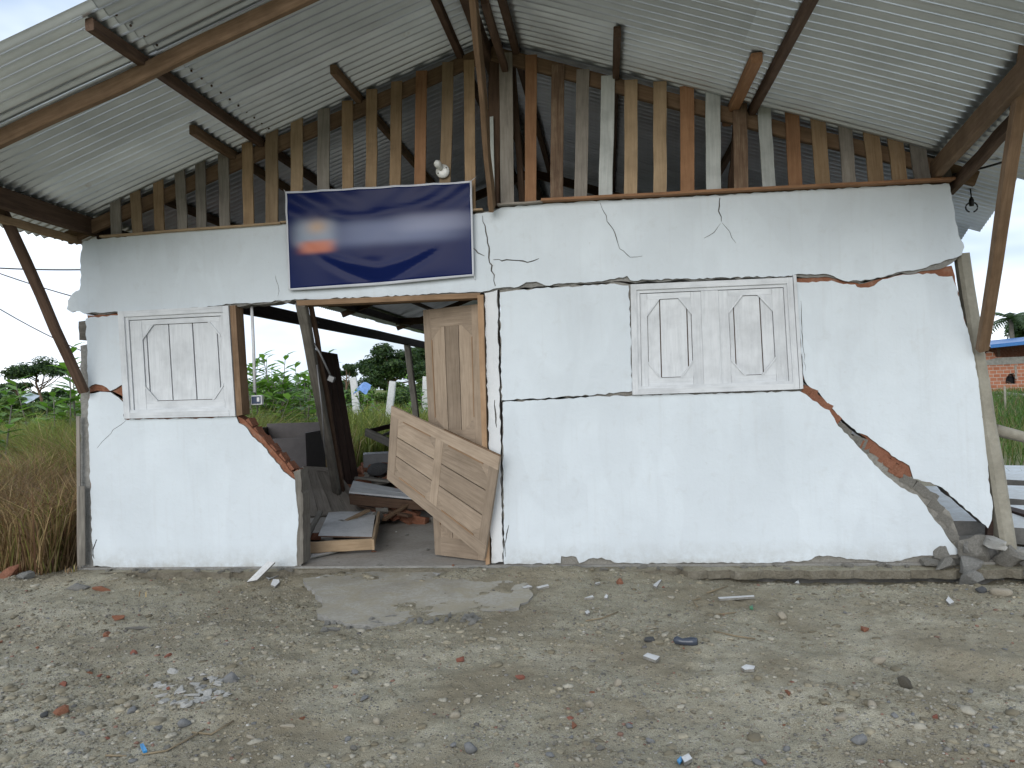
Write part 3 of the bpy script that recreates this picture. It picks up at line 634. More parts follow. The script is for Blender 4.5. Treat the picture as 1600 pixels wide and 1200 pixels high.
# ---- gable: rafters, slats, sill board
XR, ZR, SL = -.85, 4.2, .345
def zroof(x): return ZR - SL*abs(x-XR)
def rafter(y, x0, x1, w, h, dz, mat, name='rafter'):
    return beam(name, (x0, y, zroof(x0)-dz), (x1, y, zroof(x1)-dz), w, h, mat, house, seg=8, wob=.008)
rafter(6.07, XR+.0, -4.5, .05, .11, .12, 'wood_beam'); rafter(6.07, XR+.02, 2.75, .05, .11, .12, 'wood_beam')
rafter(4.42, XR-.05, -4.9, .05, .10, .115, 'wood_beam')
for y in (9.6, 13.2, 16.8): rafter(y, XR, -4.6, .05, .10, .13, 'wood_dark'); rafter(y, XR+.03, 3.1, .05, .10, .13, 'wood_dark')
for y in (8.3, 12.0, 16.0): beam('tie_beam', (-4.4, y, 2.86), (2.6, y, 2.86), .06, .14, 'wood_dark', house, seg=8, wob=.01)
SL_ = [(180, 303, 182, 369, 18, 'grey'), (210, 288, 216, 366, 18, 'tan'), (247, 277, 250, 363, 17, 'yellow'), (280, 262, 286, 361, 17, 'grey'), (313, 251, 315, 358, 17, 'grey'), (349, 235, 352, 355, 18, 'grey'), (386, 223, 389, 353, 18, 'yellow'),
       (425, 203, 425, 350, 21, 'tan'), (464, 185, 464, 345, 20, 'tan'), (506, 170, 505, 342, 20, 'grey'), (543, 158, 544, 340, 18, 'yellow'), (581, 140, 580, 338, 18, 'yellow'), (620, 128, 617, 336, 18, 'yellow'), (659, 112, 656, 334, 18, 'orange'), (700, 97, 695, 332, 18, 'tan'), (733, 95, 735, 330, 17, 'yellow'),
       (790, 82, 793, 321, 21, 'grey'), (830, 85, 829, 319, 18, 'orange'), (872, 101, 870, 316, 20, 'bark'), (911, 109, 907, 314, 20, 'grey'), (950, 119, 946, 312, 21, 'white'), (986, 124, 985, 309, 20, 'tan'), (1031, 127, 1031, 307, 20, 'tan'), (1073, 136, 1074, 304, 21, 'orange'), (1114, 143, 1115, 302, 22, 'white'),
       (1156, 163, 1158, 299, 21, 'bark'), (1194, 168, 1202, 296, 19, 'white'), (1237, 172, 1243, 294, 20, 'orange'), (1277, 180, 1286, 291, 21, 'yellow'), (1320, 194, 1327, 289, 19, 'grey'), (1360, 198, 1369, 287, 22, 'yellow'), (1397, 205, 1406, 284, 21, 'yellow'), (1431, 213, 1442, 281, 22, 'grey'), (1470, 246, 1478, 278, 17, 'grey')]
for i, (u0, v0, u1, v1, w, c) in enumerate(SL_):
    a = P(u1, v1, 6.02); b = P(u0, v0, 6.02)
    beam('slat', a, b, .018, w*.00497, 'wood_'+c, house, up=(1, 0, 0), seg=4, wob=.003, cham=.06, seed=i)
beam('sill_board', P(162, 371, 6.02), P(442, 350, 6.02), .12, .016, 'wood_tan', house, wob=.002)
beam('sill_board', P(442, 349, 6.02), P(756, 329, 6.02), .12, .014, 'wood_tan', house, wob=.002)
beam('sill_board', P(778, 322, 6.01), P(848, 317, 6.01), .13, .014, 'wood_grey', house, wob=.002)
beam('sill_board', P(846, 315, 6.00), P(1486, 282, 6.00), .14, .020, 'wood_orange', house, seg=10, wob=.003)
# ---- purlins, eave beams, ridge
def purlin(x, y0, y1, w=.05, h=.07, mat='wood_dark', dz=.05): return beam('purlin', (x, y0, zroof(x)-dz), (x-.04*(1 if x < XR else 0), y1, zroof(x)-dz), w, h, mat, house, seg=6, wob=.006)
purlin(-2.74, 3.92, 19.6); purlin(-2.98, 5.40, 7.4, mat='wood_beam'); purlin(-1.90, 5.45, 19.6, mat='wood_beam'); purlin(-1.06, 3.9, 19.6)
purlin(1.16, 3.9, 19.6); purlin(1.03, 5.15, 6.4, .075, .07, 'wood_orange', .055); purlin(.15, 5.27, 19.6); purlin(-.62, 3.9, 19.6); purlin(-3.75, 6.2, 19.6)
beam('eave_beam', (-4.27, 3.95, zroof(-4.27)-.10), (-4.30, 6.14, zroof(-4.30)-.10), .06, .15, 'wood_dark', house, seg=6)
beam('eave_beam', (-4.46, 4.1, zroof(-4.46)-.13), (-4.42, 6.1, zroof(-4.42)-.17), .045, .06, 'wood_yellow', house, seg=6)
beam('eave_beam', (2.20, 4.0, zroof(2.2)-.12), (2.46, 6.12, zroof(2.46)-.16), .06, .14, 'wood_beam', house, seg=6)
beam('eave_beam', (2.42, 4.3, zroof(2.42)-.06), (2.62, 6.2, zroof(2.62)-.20), .05, .09, 'wood_dark', house, seg=6)
beam('eave_beam', (2.55, 6.2, 2.86), (2.75, 19.5, 2.7), .06, .12, 'wood_dark', house, seg=6)
tube('beam_end', [P(1440, 240, 6.16), P(1513, 240, 6.16)], .045, 'wood_weathered', house, 9)
# the left eave behind the front wall sags towards the back
beam('eave_beam', (-4.30, 6.2, 2.89), (-4.34, 19.6, 2.86), .06, .13, 'wood_black', house, seg=8)
beam('wall_plate', (-4.33, 6.2, 2.50), (-4.33, 19.4, 2.46), .09, .16, 'wood_black', house, seg=8)
beam('ridge_beam', (XR, 3.9, ZR-.13), (XR, 19.6, ZR-.13), .07, .12, 'wood_dark', house, seg=8)
beam('ridge_strut', P(737, -40, 4.75), P(769, 326, 5.93), .04, .105, 'wood_beam', house, up=(0, -1, .3), seg=8, wob=.008)
beam('ridge_strut', P(757, 0, 5.0), P(790, 110, 6.05), .05, .06, 'wood_dark', house, seg=5)
beam('king_post', P(772, 325, 6.12), P(775, 60, 6.12), .10, .09, 'wood_dark', house, up=(0, 1, 0), seg=6, wob=.006)
beam('king_post', P(816, 318, 6.3), P(800, 90, 6.3), .05, .06, 'wood_dark', house, up=(0, 1, 0), seg=6, wob=.006)
beam('trim_strip', P(771, 325, 6.03), P(768, 183, 6.03), .012, .028, 'wood_white', house, up=(1, 0, 0), wob=.001)
beam('king_post', P(1142, 298, 6.3), P(1152, 165, 6.3), .05, .06, 'wood_dark', house, up=(0, 1, 0), seg=6, wob=.006)
# braces carrying the front overhang
def brace(u0, v0, y0, u1, v1, y1, w, h, mat): 
    a = P(u0, v0, y0); b = P(u1, v1, y1); return beam('brace', a, b+(b-a)*.06, w, h, mat, house, up=(0, -1, 0), seg=6, wob=.006)
brace(131, 612, 5.93, -4, 312, 5.28, .075, .05, 'wood_dark')
brace(1535, 545, 5.92, 1602, 100, 4.45, .075, .055, 'wood_beam')
# inner posts
beam('post', (-4.10, 16.6, -.1), (-4.33, 16.6, 2.40), .13, .12, 'wood_weathered', house, up=(0, 1, 0), seg=6)
beam('post', (2.7, 18.8, -.1), (2.7, 18.8, 2.75), .10, .10, 'wood_dark', house, up=(0, 1, 0)); beam('post', (XR, 18.6, -.1), (XR, 18.6, 4.1), .10, .10, 'wood_dark', house, up=(0, 1, 0))

for (nm, c_, sz) in (('unseen_side_wall', (2.56, 13.7, 1.32), (.12, 10.4, 2.56)), ('shade_partition', (.80, 8.5, 1.32), (3.35, .12, 2.56)), ('shade_rear_wall', (-.9, 18.9, 1.32), (6.7, .12, 2.56))):  # unseen walls, added to keep daylight out and darken the roof space
    hx_, hy_, hz_ = (q/2 for q in sz); mesh(nm, [(x*hx_, y*hy_, z*hz_) for x in (-1, 1) for y in (-1, 1) for z in (-1, 1)], BOXF, 'plaster_column', house, Matrix.Translation(c_))
# ---- corrugated roof sheets, each a piece of its own
roof = empty('roof', (XR, 6, ZR), parent=house)
CL = math.sqrt(1+SL*SL)
def sheet_mesh(L, skew=0.0):
    pit = .092; n = 9; sub = 10; ys = np.linspace(0, n*pit, n*sub+1); xs = np.linspace(0, 1, 5); A = .0165
    V = [(x*(L+skew*y), y, A*math.cos(2*math.pi*y/pit) + .006*math.sin(x*L*2.1)) for x in xs for y in ys]; m = len(ys)
    Fc = [(i*m+j, (i+1)*m+j, (i+1)*m+j+1, i*m+j+1) for i in range(len(xs)-1) for j in range(m-1)]
    me = bpy.data.meshes.new('roof_sheet'); me.from_pydata(V, [], Fc); me.materials.append(MATS['zinc']); me.polygons.foreach_set('use_smooth', [True]*len(Fc)); me.update(); return me
SH_UP, SH_LO = sheet_mesh(1.98*CL), sheet_mesh(2.08*CL)
for side in (-1, 1):
    for row in (0, 1):
        for k in range(22):
            y = 3.84+k*.736; me = SH_LO if row else SH_UP; x0 = XR+side*(1.80 if row else 0.0); dz = .005 if not row else 0.0
            if side == 1 and row == 1 and y > 5.2:                # the right eave runs out askew behind the wall
                xe = 3.02+.27*max(0, min(y, 9.4)-5.95)-(.10 if y > 7.4 else 0); me = sheet_mesh((xe-x0)*CL, .27*CL if y < 9.2 else 0)
            else: x0 += side*random.uniform(-.012, .02)*(1 if row else 0)
            ax = Vector((side, 0, -SL)).normalized(); ay = Vector((0, 1, 0)); az = ax.cross(ay); 
            if az.z < 0: az = -az
            m = Matrix((ax, ay, az)).transposed().to_4x4(); m.translation = (x0, y, zroof(x0)+dz+.003*(k % 2)+random.uniform(-.001, .001))
            m = m @ Matrix.Rotation(random.uniform(-.005, .005), 4, 'Z') @ Matrix.Rotation(random.uniform(-.0015, .0015), 4, 'Y')
            link(bpy.data.objects.new('roof_sheet', me), m, roof)
V = []; Fc = []
for i, y in enumerate(np.linspace(3.82, 19.9, 15)):
    for dx, dz in ((-.22, -.04), (-.10, .012), (0, .04), (.10, .012), (.22, -.04)): V.append((XR+dx, y, ZR+dz+.012+.004*math.sin(i*2.2)))
for i in range(14):
    for j in range(4): a = i*5+j; Fc.append((a, a+1, a+6, a+5))
mesh('ridge_cap', V, Fc, 'zinc', roof)

# nails left on the top lap, seen as dark dots
for k in range(16):
    y = 4.0+k*.13; x = -2.63; b = P(0, 0)
    V_, F_ = ico(); 
    if k == 0:
        nm = bpy.data.meshes.new('nail'); nm.from_pydata([tuple(v*.008) for v in V_], [], F_); nm.materials.append(MATS['steel_nail'])
    link(bpy.data.objects.new('nail', nm), Matrix.Translation((x, y, zroof(x)-.012)), roof)

# ================================================================== BANNER, LAMPS, WIRING
def banner():
    c = [P(445, 299, 5.93), P(737, 282, 5.93), P(741, 431, 5.96), P(451, 454, 5.96)]; nu, nv = 56, 30; V = []; UV = []; Fc = []
    for j in range(nv+1):
        for i in range(nu+1):
            s, t = i/nu, j/nv; p = quad_pt(c, s, t); e = math.sin(math.pi*s)*math.sin(math.pi*t)
            # sagging folds: a deep hanging swag low down, tension lines from the top corners
            sg = (s-.50)/.52; swag = t-(.98-.62*abs(sg)**1.5); f = .055*max(0, swag)*math.sin(math.pi*min(1, s*1.0+.02)) - .012*math.exp(-(swag/.04)**2)*math.sin(math.pi*s)
            sw2 = t-(.84-.34*abs(sg)**1.4); f += .011*math.exp(-((sw2)/.028)**2)*math.sin(math.pi*s)
            sw3 = t-(.30-.22*abs((s-.4)/.6)**1.5); f += .006*math.exp(-(sw3/.03)**2)*math.sin(math.pi*s)
            f += .006*math.sin((s*1.1-t*.9)*26)*math.exp(-(s*s+t*t)*9) + .006*math.sin(((1-s)*1.1-t*.9)*26)*math.exp(-((1-s)**2+t*t)*9)
            f += .030*t*e + .030*fbm(s*3.2, t*2.6, 51, 3)*e*1.6
            scal = .006*math.sin(s*math.pi*5)*(1-t)**4
            V.append((p.x, p.y-f, p.z-abs(scal)-.012*math.sin(math.pi*s)*(t > .99))); UV.append((s, 1-t))
    m = nu+1
    for j in range(nv):
        for i in range(nu): a = j*m+i; Fc.append((a, a+m, a+m+1, a+1))
    o = mesh('banner', V, Fc, 'banner_print', smooth=True, origin=c[0]); l = o.data.uv_layers.new(name='UVMap')
    for lp in o.data.loops: l.data[lp.index].uv = UV[lp.vertex_index]
    md = o.modifiers.new('thickness', 'SOLIDIFY'); md.thickness = .0015
    tag(o, 'glossy navy blue vinyl banner with white hem, hung above the doorway', 'banner')
    for q, d in ((c[0], (-.03, 0, .03)), (c[1], (.03, 0, .04)), (c[2], (.0, 0, -.035))): tube('tie_cord', [q, q+Vector(d)+Vector((0, .05, 0))], .003, 'pvc_white', o, 5)
banner()
def lathe(name, prof, mat, parent, m, n=18):
    V = [(r*math.cos(2*math.pi*j/n), r*math.sin(2*math.pi*j/n), z) for (r, z) in prof for j in range(n)]; Fc = []
    for i in range(len(prof)-1):
        for j in range(n): k = (j+1) % n; Fc.append((i*n+j, i*n+k, (i+1)*n+k, (i+1)*n+j))
    Fc.append(tuple(reversed(range(n)))); Fc.append(tuple(range((len(prof)-1)*n, len(prof)*n)))
    return mesh(name, V, Fc, mat, parent, m, smooth=True)
lp = P(692, 268, 5.995); Rm = Matrix.Translation(lp) @ Matrix.Rotation(rad(90), 4, 'X')
ls = empty('lamp_holder', lp, 'white round lamp holder with small bulb screwed to gable slats', 'lamp')
lathe('holder_base', [(.055, 0), (.056, .010), (.050, .020), (.030, .024)], 'porcelain', ls, Rm)
lathe('bulb', [(.014, .0), (.018, .015), (.026, .04), (.030, .06), (.026, .082), (.012, .094), (.002, .096)], 'porcelain', ls, Matrix.Translation(lp+Vector((-.008, -.02, .01))) @ Matrix.Rotation(rad(60), 4, 'X') @ Matrix.Rotation(rad(-15), 4, 'Y'))
for a in (.6, 3.6): lathe('screw', [(.006, 0), (.005, .003)], 'black_plastic', ls, Matrix.Translation(lp+Vector((.038*math.cos(a), -.022, .038*math.sin(a)))) @ Matrix.Rotation(rad(90), 4, 'X'), 8)
q = P(1518, 318, 6.6); bl = empty('bulb_socket', q, 'small black bulb socket with wire loop under the right eave sheets', 'lamp')
lathe('socket', [(.010, .05), (.018, .03), (.020, .0), (.016, -.02)], 'black_plastic', bl, Matrix.Translation(q))
tube('wire_loop', [q+Vector((.045*math.sin(a), 0, -.03-.04*math.cos(a))) for a in np.linspace(.3, 5.9, 14)], .006, 'black_plastic', bl, 6)
tube('flex', [q+Vector((0, 0, .05)), q+Vector((.002, .02, .16))], .005, 'black_plastic', bl, 6)
# dangling conduit with a switch box
q0 = P(393, 474, 6.1); q1 = P(398, 613, 6.12)
cd = empty('conduit', q0, 'white plastic conduit dangling from the beam with blue switch box', 'conduit')
tube('pipe', [q0, q0.lerp(q1, .5)+Vector((.004, 0, 0)), q1], .0125, 'pvc_white', cd, 10)
tube('wire', [q1, P(401, 620, 6.12)], .006, 'black_plastic', cd, 6)
def boxm(name, c, size, mat, parent=None, rot=None, bev=0):
    sx, sy, sz = (s/2 for s in size); V = [(x*sx, y*sy, z*sz) for x in (-1, 1) for y in (-1, 1) for z in (-1, 1)]
    o = mesh(name, V, BOXF, mat, parent, Matrix.Translation(c) @ (rot or Matrix.Identity(4)))
    if bev: b = o.modifiers.new('bevel', 'BEVEL'); b.width = bev; b.segments = 2
    return o
sb = P(402, 625, 6.12); boxm('switch_box', sb, (.095, .04, .080), 'pvc_white', cd, bev=.006); boxm('switch_recess', sb+Vector((0, -.021, 0)), (.078, .006, .062), 'socket_blue', cd); boxm('switch_rocker', sb+Vector((.020, -.026, .004)), (.022, .006, .036), 'pvc_white', cd, bev=.002)
q0 = D(483, 525, 6.55)
c2 = empty('bent_conduit', q0, 'bent dark conduit hanging beside the leaning door jamb', 'conduit')
tube('pipe', [D(483, 526, 6.6), D(485, 513, 6.6), D(490, 506, 6.6), D(498, 504, 6.6)], .010, 'black_plastic', c2, 8); tube('pipe', [D(484, 526, 6.6), D(500, 552, 6.62), D(516, 586, 6.65)], .009, 'metal_grey', c2, 8)
boxm('junction_box', D(518, 592, 6.65), (.055, .04, .05), 'metal_grey', c2, Matrix.Rotation(rad(25), 4, 'Y'), .005)
tube('wire', [D(495, 570, 6.62), D(503, 640, 6.7), D(507, 700, 6.8)], .006, 'metal_grey', c2, 6)
def cable(name, a, b, sag, r, label, mat='black_plastic', n=14):
    pts = [a.lerp(b, t)-Vector((0, 0, sag*4*t*(1-t))) for t in np.linspace(0, 1, n)]
    return tag(tube(name, pts, r, mat, None, 6), label, 'cable', 'cables outside')
cable('power_cable', P(1462, 277, 6.1), P(1640, 226, 5.7), .03, .008, 'black cable running from the right gable corner past the brace')
cable('power_cable', D(-60, 415, 20), D(180, 420, 20), .06, .018, 'uppermost overhead wire in the sky left of the house')
cable('power_cable', D(-60, 405, 24), D(230, 490, 24), .15, .018, 'middle overhead wire sloping down in the sky left of the house')
cable('power_cable', D(-60, 445, 28), D(215, 580, 28), .3, .020, 'lowest overhead wire reaching the tree tops left of the house')

# ================================================================== RUBBLE AND BROKEN FURNITURE INSIDE
# fallen leaf of the double door, tipped on its side
fd = empty('fallen_door', G(757, 876, FLOOR_Z), 'fallen wooden panelled door leaf tipped sideways in the doorway', 'door')
c4 = [D(782, 713, 5.90), D(758, 872, 6.02), D(606, 748, 6.36), D(613, 634, 6.40)]
door_leaf(c4, None, fd)
n_ = (c4[1]-c4[0]).cross(c4[3]-c4[0]).normalized()
plate('batten', c4, .02, 'wood_beam', fd, -.012, .01, .0, .5)
# dark plank leaf standing behind the jamb
dkp = empty('dark_plank_door', D(520, 800, 8.1), 'dark brown plank door leaning behind the door jamb', 'door')
c = [D(487, 546, 8.6), D(527, 553, 8.75), D(564, 770, 9.0), D(520, 772, 8.85)]
for k in range(4): plate('plank', c, .028+.004*(k % 2), 'wood_black', dkp, k/4+.01, (k+1)/4-.008, 0, 1.0)
# leaning panel behind the broken wall
lpn = empty('board_panel', D(520, 806, 7.0), 'grey weathered board panel leaning behind the broken left wall', 'panel')
c = [D(473, 733, 8.3), D(522, 735, 8.6), D(572, 802, 8.25), D(486, 808, 7.9)]
for k, (a, b) in enumerate(((.13, .38), (.40, .64), (.66, .86))): plate('board', c, .016, 'wood_grey', lpn, a, b, .02, .98, -.008+.006*(k % 2))
plate('stile', c, .03, 'wood_grey', lpn, -.03, .12, 0, 1); plate('stile', c, .03, 'wood_grey', lpn, .87, 1.04, 0, 1.02); plate('rail', c, .032, 'wood_grey', lpn, 0, 1, -.05, .05); plate('rail', c, .032, 'wood_grey', lpn, .1, 1, .93, 1.0)
# white board lying in a broken wooden tray
tr = empty('broken_tray', G(520, 862, FLOOR_Z), 'white panel in a broken wooden frame on the doorway floor', 'panel')
c = [G(497, 838, .16), G(581, 840, .14), G(587, 800, .15), G(514, 800, .18)]
plate('white_panel', c, .012, 'white_stone', tr, mat2='wood_dark')
beam('frame_board', G(448, 858, .10), G(583, 850, .12), .03, .095, 'wood_tan', tr, seg=6, wob=.004); beam('frame_board', G(583, 851, .12), G(592, 806, .15), .022, .09, 'wood_tan', tr, wob=.003)
tag(plate('plaster_shard', [G(485, 872, .05), G(535, 860, .06), G(531, 852, .06), G(495, 856, .05)], .012, 'white_stone', mat2='mortar'), 'white plaster shard lying under the broken tray', 'plaster')
# pale beam across the rubble
c = [D(545, 770, 8.0), D(660, 781, 8.2), D(650, 770, 8.6), D(552, 752, 8.5)]
pb = empty('painted_beam', D(600, 775, 8.1), 'pale painted beam lying across the brick rubble', 'beam')
plate('top_board', c, .02, 'paint_wood', pb, 0, 1, .05, .5); plate('top_board', c, .02, 'paint_wood', pb, 0, 1, .53, 1.0); plate('side_board', [D(545, 772, 7.98), D(662, 784, 8.18), D(662, 797, 8.18), D(547, 788, 7.98)], .03, 'wood_dark', pb)
# dark open cabinet behind the broken slope
cb = empty('metal_cabinet', D(430, 750, 9.4), 'dark grey open-topped cabinet behind the broken left wall', 'cabinet')
cx = D(430, 690, 9.4); zt = cx.z+.16
for (nm, cc_, sz) in (('front_panel', (cx.x, cx.y, (zt-.16)/2), (.76, .02, zt-.16)), ('back_panel', (cx.x, cx.y+.62, zt/2), (.76, .02, zt)), ('side_panel', (cx.x-.38, cx.y+.31, zt/2-.02), (.02, .64, zt-.04)), ('side_panel', (cx.x+.38, cx.y+.31, zt/2-.05), (.02, .64, zt-.10)), ('shelf', (cx.x, cx.y+.31, .2), (.74, .58, .02))):
    boxm(nm, Vector(cc_)+Vector((0, 0, FLOOR_Z)), sz, 'metal_dark', cb)
# brick and earth rubble on the floor
def mound(name, cx, cy, rx, ry, h, mat, label, seed):
    n, m = 26, 12; V = [(cx, cy, FLOOR_Z+h)]; Fc = []; r = random.Random(seed)
    for i in range(1, m+1):
        for j in range(n):
            a = 2*math.pi*j/n; q = i/m; rr = q*(1+.18*math.sin(3*a+seed)+.08*math.sin(7*a)); V.append((cx+rx*rr*math.cos(a), cy+ry*rr*math.sin(a), FLOOR_Z-.01+max(0, h*(1-q*q)*(.65+.7*float(vnoise(math.cos(a)*rr*3+9, math.sin(a)*rr*3+seed, 5)))) + r.uniform(-.02, .02)*(q < .95)))
    for j in range(n): Fc.append((0, 1+j, 1+(j+1) % n))
    for i in range(m-1):
        for j in range(n): a = 1+i*n+j; b = 1+i*n+(j+1) % n; Fc.append((a, a+n, b+n, b))
    return tag(mesh(name, V, Fc, mat), label, kind='stuff')
mound('rubble', -2.6, 9.5, 1.7, 1.2, .34, 'soil_clump', 'heap of crumbled brick and earth inside the house', 2)
mound('rubble', -3.7, 10.2, .8, .8, .25, 'soil_clump', 'heap of crumbled mortar behind the broken left wall', 5)
k = 0; r = random.Random(5)
for (cx, cy, sx, sy, n, zc) in ((-2.65, 9.0, .9, .6, 150, .50), (-2.75, 7.35, .22, .3, 9, .04), (-3.4, 9.9, .6, .5, 20, .26), (-2.42, 7.95, .42, .28, 30, .07)):
    for i in range(n):
        x = cx+r.gauss(0, sx*.5); y = cy+r.gauss(0, sy*.5); d = math.hypot((x-cx)/sx, (y-cy)/sy); z = FLOOR_Z+.04+zc*max(0, 1-d*d)
        m = Matrix.Translation((x, y, z)) @ Matrix.Rotation(r.uniform(0, 6.3), 4, 'Z') @ Matrix.Rotation(r.gauss(0, .35), 4, 'X') @ Matrix.Rotation(r.gauss(0, .3), 4, 'Y')
        o = brick_obj('brick', m, (r.uniform(.09, .24), r.uniform(.08, .13), r.uniform(.04, .09)), r.choice(['brick', 'brick_raw', 'brick_raw', 'mortar']), None, k); k += 1
        tag(o, 'broken clay brick in the rubble on the house floor', 'brick', 'bricks in the rubble inside')
for i, (a_, b_, w_, mt, lb) in enumerate([((530, 742, 9.2), (612, 752, 8.6), .10, 'wood_weathered', 'grey board lying on top of the brick rubble'), ((560, 790, 8.3), (640, 806, 7.9), .07, 'wood_dark', 'dark lath at the near edge of the brick rubble'), ((600, 812, 7.8), (662, 772, 8.4), .05, 'wood_beam', 'brown lath poking up beside the fallen door'), ((540, 815, 7.6), (575, 798, 8.0), .05, 'wood_tan', 'short lath beside the white panel tray'), ((520, 760, 8.9), (590, 744, 9.2), .09, 'wood_dark', 'dark board across the back of the brick rubble'), ((575, 760, 8.6), (650, 742, 9.0), .06, 'wood_weathered', 'thin grey lath behind the pale painted beam'), ((474, 852, 6.9), (500, 800, 7.5), .05, 'wood_weathered', 'grey lath leaning at the broken wall end by the tray')]):
    tag(beam('loose_board', D(*a_), D(*b_), w_, .025, mt, None), lb, 'board', 'boards in the rubble')
tag(boxm('metal_box', D(592, 722, 9.2), (.36, .3, .22), 'metal_grey', None, Matrix.Rotation(.3, 4, 'Z'), .01), 'small grey metal box on the rubble behind the fallen door', 'box')
tag(rock('dark_bag', D(592, 738, 8.9), (.16, .12, .08), 'stone_dark', seed=2), 'dark crumpled bag on the rubble behind the fallen door', 'bag')
fr_ = empty('wooden_frame', D(600, 690, 10), 'broken wooden frame sticking out left of the fallen door', 'frame')
beam('frame_board', D(572, 675, 9.6), D(640, 705, 9.2), .04, .10, 'wood_weathered', fr_); beam('frame_board', D(575, 674, 9.8), D(618, 664, 10.2), .03, .06, 'wood_black', fr_); beam('frame_board', D(590, 684, 9.6), D(618, 672, 10), .03, .03, 'metal_grey', fr_)

# ================================================================== COLLAPSED SIDE WALL ON THE RIGHT
def fallen(label, px, zs, th=.13, name='fallen_wall_slab'):
    c = [G(u, v, z) for (u, v), z in zip(px, zs)]; return tag(plate(name, c, th, 'plaster_white', None, mat2='concrete_dark'), label, 'wall slab', 'pieces of the collapsed side wall')
fallen('white collapsed wall slab lying under the right end of the crack', [(1440, 826), (1552, 828), (1545, 770), (1440, 770)], (.22, .20, .22, .25))
fallen('nearest white collapsed wall slab right of the leaning post', [(1572, 836), (1700, 846), (1690, 803), (1572, 800)], (.12, .10, .16, .16))
fallen('middle white collapsed wall slab right of the leaning post', [(1570, 789), (1700, 800), (1690, 772), (1570, 768)], (.16, .14, .18, .18))
fallen('farthest white collapsed wall slab right of the leaning post', [(1560, 758), (1700, 766), (1690, 738), (1560, 735)], (.18, .18, .2, .2))
for i, (a, b, lb) in enumerate((((1568, 796), (1660, 822), 'dark plank between the nearest two collapsed wall slabs'), ((1568, 762), (1660, 768), 'dark plank between the farthest two collapsed wall slabs'))):
    tag(beam('dark_plank', G(*a, .2), G(*b, .2), .12, .05, 'wood_black'), lb, 'plank')
tag(beam('square_sill', G(1560, 868, .06), G(1680, 880, .06), .14, .14, 'concrete'), 'grey concrete beam lying right of the leaning post', 'beam')
# chunks at the foot of the right corner
for i, (u, v, s, mt, lb) in enumerate([(1538, 898, (.13, .10, .085), 'concrete', 'square grey concrete chunk below the leaning post'), (1512, 866, (.16, .10, .06), 'mortar', 'broken mortar slab at the right corner of the wall'), (1530, 878, (.12, .08, .05), 'mortar', 'flat mortar piece just above the square concrete chunk'),
        (1495, 880, (.10, .07, .05), 'mortar', 'pale mortar lump under the lower end of the crack'), (1572, 880, (.12, .09, .05), 'concrete', 'rough concrete lump at the foot of the leaning post'), (1470, 884, (.14, .08, .035), 'mortar', 'thin mortar crust on the footing below the crack'), (1590, 905, (.16, .10, .08), 'soil_clump', 'dark earth clod at the right edge by the footing')]):
    rock('concrete_chunk', G(u, v, .015) if v < 890 else GG(u, v), s, mt, lb, 'rubble', 'chunks at the right corner', i+20, True, sink=.2)

r = random.Random(12)
CH = ['tall jagged mortar block behind the square concrete chunk', 'wedge of broken mortar leaning on the leaning post', 'slanted concrete slab bit left of the square concrete chunk', 'pale mortar slab bit at the left end of the right rubble', 'upper grey block of the rubble between crack and post', 'small grey block in front of the rubble by the crack', 'flat pale crust on top of the right rubble', 'dark broken block right at the dark corner board', 'small mortar wedge at the right end of the footing', 'lumpy mortar block just right of the lower wall corner']
for i, (x, y, z, sx, sy, sz, mt) in enumerate([(2.62, 5.98, .02, .15, .11, .13, 'mortar'), (2.83, 5.95, .02, .12, .10, .10, 'mortar'), (2.50, 5.86, .02, .14, .09, .05, 'concrete'), (2.36, 5.87, .02, .12, .07, .045, 'mortar'), (2.56, 6.05, .10, .13, .10, .08, 'concrete'), (2.44, 5.72, -.06, .10, .08, .06, 'concrete'), (2.70, 5.92, .16, .15, .10, .035, 'concrete_pale'), (2.74, 6.08, .03, .10, .10, .12, 'concrete_dark'), (2.93, 5.80, -.04, .12, .10, .08, 'mortar'), (2.40, 6.0, .02, .10, .08, .09, 'mortar')]):
    rock('concrete_chunk', (x, y, z), (sx, sy, sz), mt, CH[i], 'rubble', 'chunks at the right corner', 50+i, True, rot=(r.uniform(-.4, .4), r.uniform(-.4, .4), r.uniform(0, 6)), sink=.12)
# ================================================================== LOOSE THINGS ON THE GROUND
def shard(name, px, label, th=.014, z=.004, mat='white_stone', tilt=0, cat='plaster', group='white plaster bits on the ground', mat2='mortar'):
    pts = [GG(u, v)+Vector((0, 0, z+th)) for u, v in px]; n = len(pts); V = [tuple(p) for p in pts]+[tuple(p-Vector((0, 0, th))) for p in pts]
    Fc = [tuple(reversed(range(n))), tuple(range(n, 2*n))]+[(i, (i+1) % n, (i+1) % n+n, i+n) for i in range(n)]
    o = mesh(name, V, Fc, [mat, mat2], fmat=[0, 1]+[1]*n, origin=pts[0]); bm = bmesh.new(); bm.from_mesh(o.data); bmesh.ops.recalc_face_normals(bm, faces=bm.faces); bm.to_mesh(o.data); bm.free()
    return tag(o, label, cat, group)
a, b, c_, d_ = GG(386, 914), GG(402, 913), P(430, 879, 5.80), P(418, 878, 5.84)
tag(plate('plaster_shard', [a+Vector((0, 0, .02)), b+Vector((0, 0, .02)), c_, d_], .022, 'white_stone', mat2='mortar'), 'largest white plaster shard, propped against the left wall', 'plaster', 'white plaster bits on the ground')
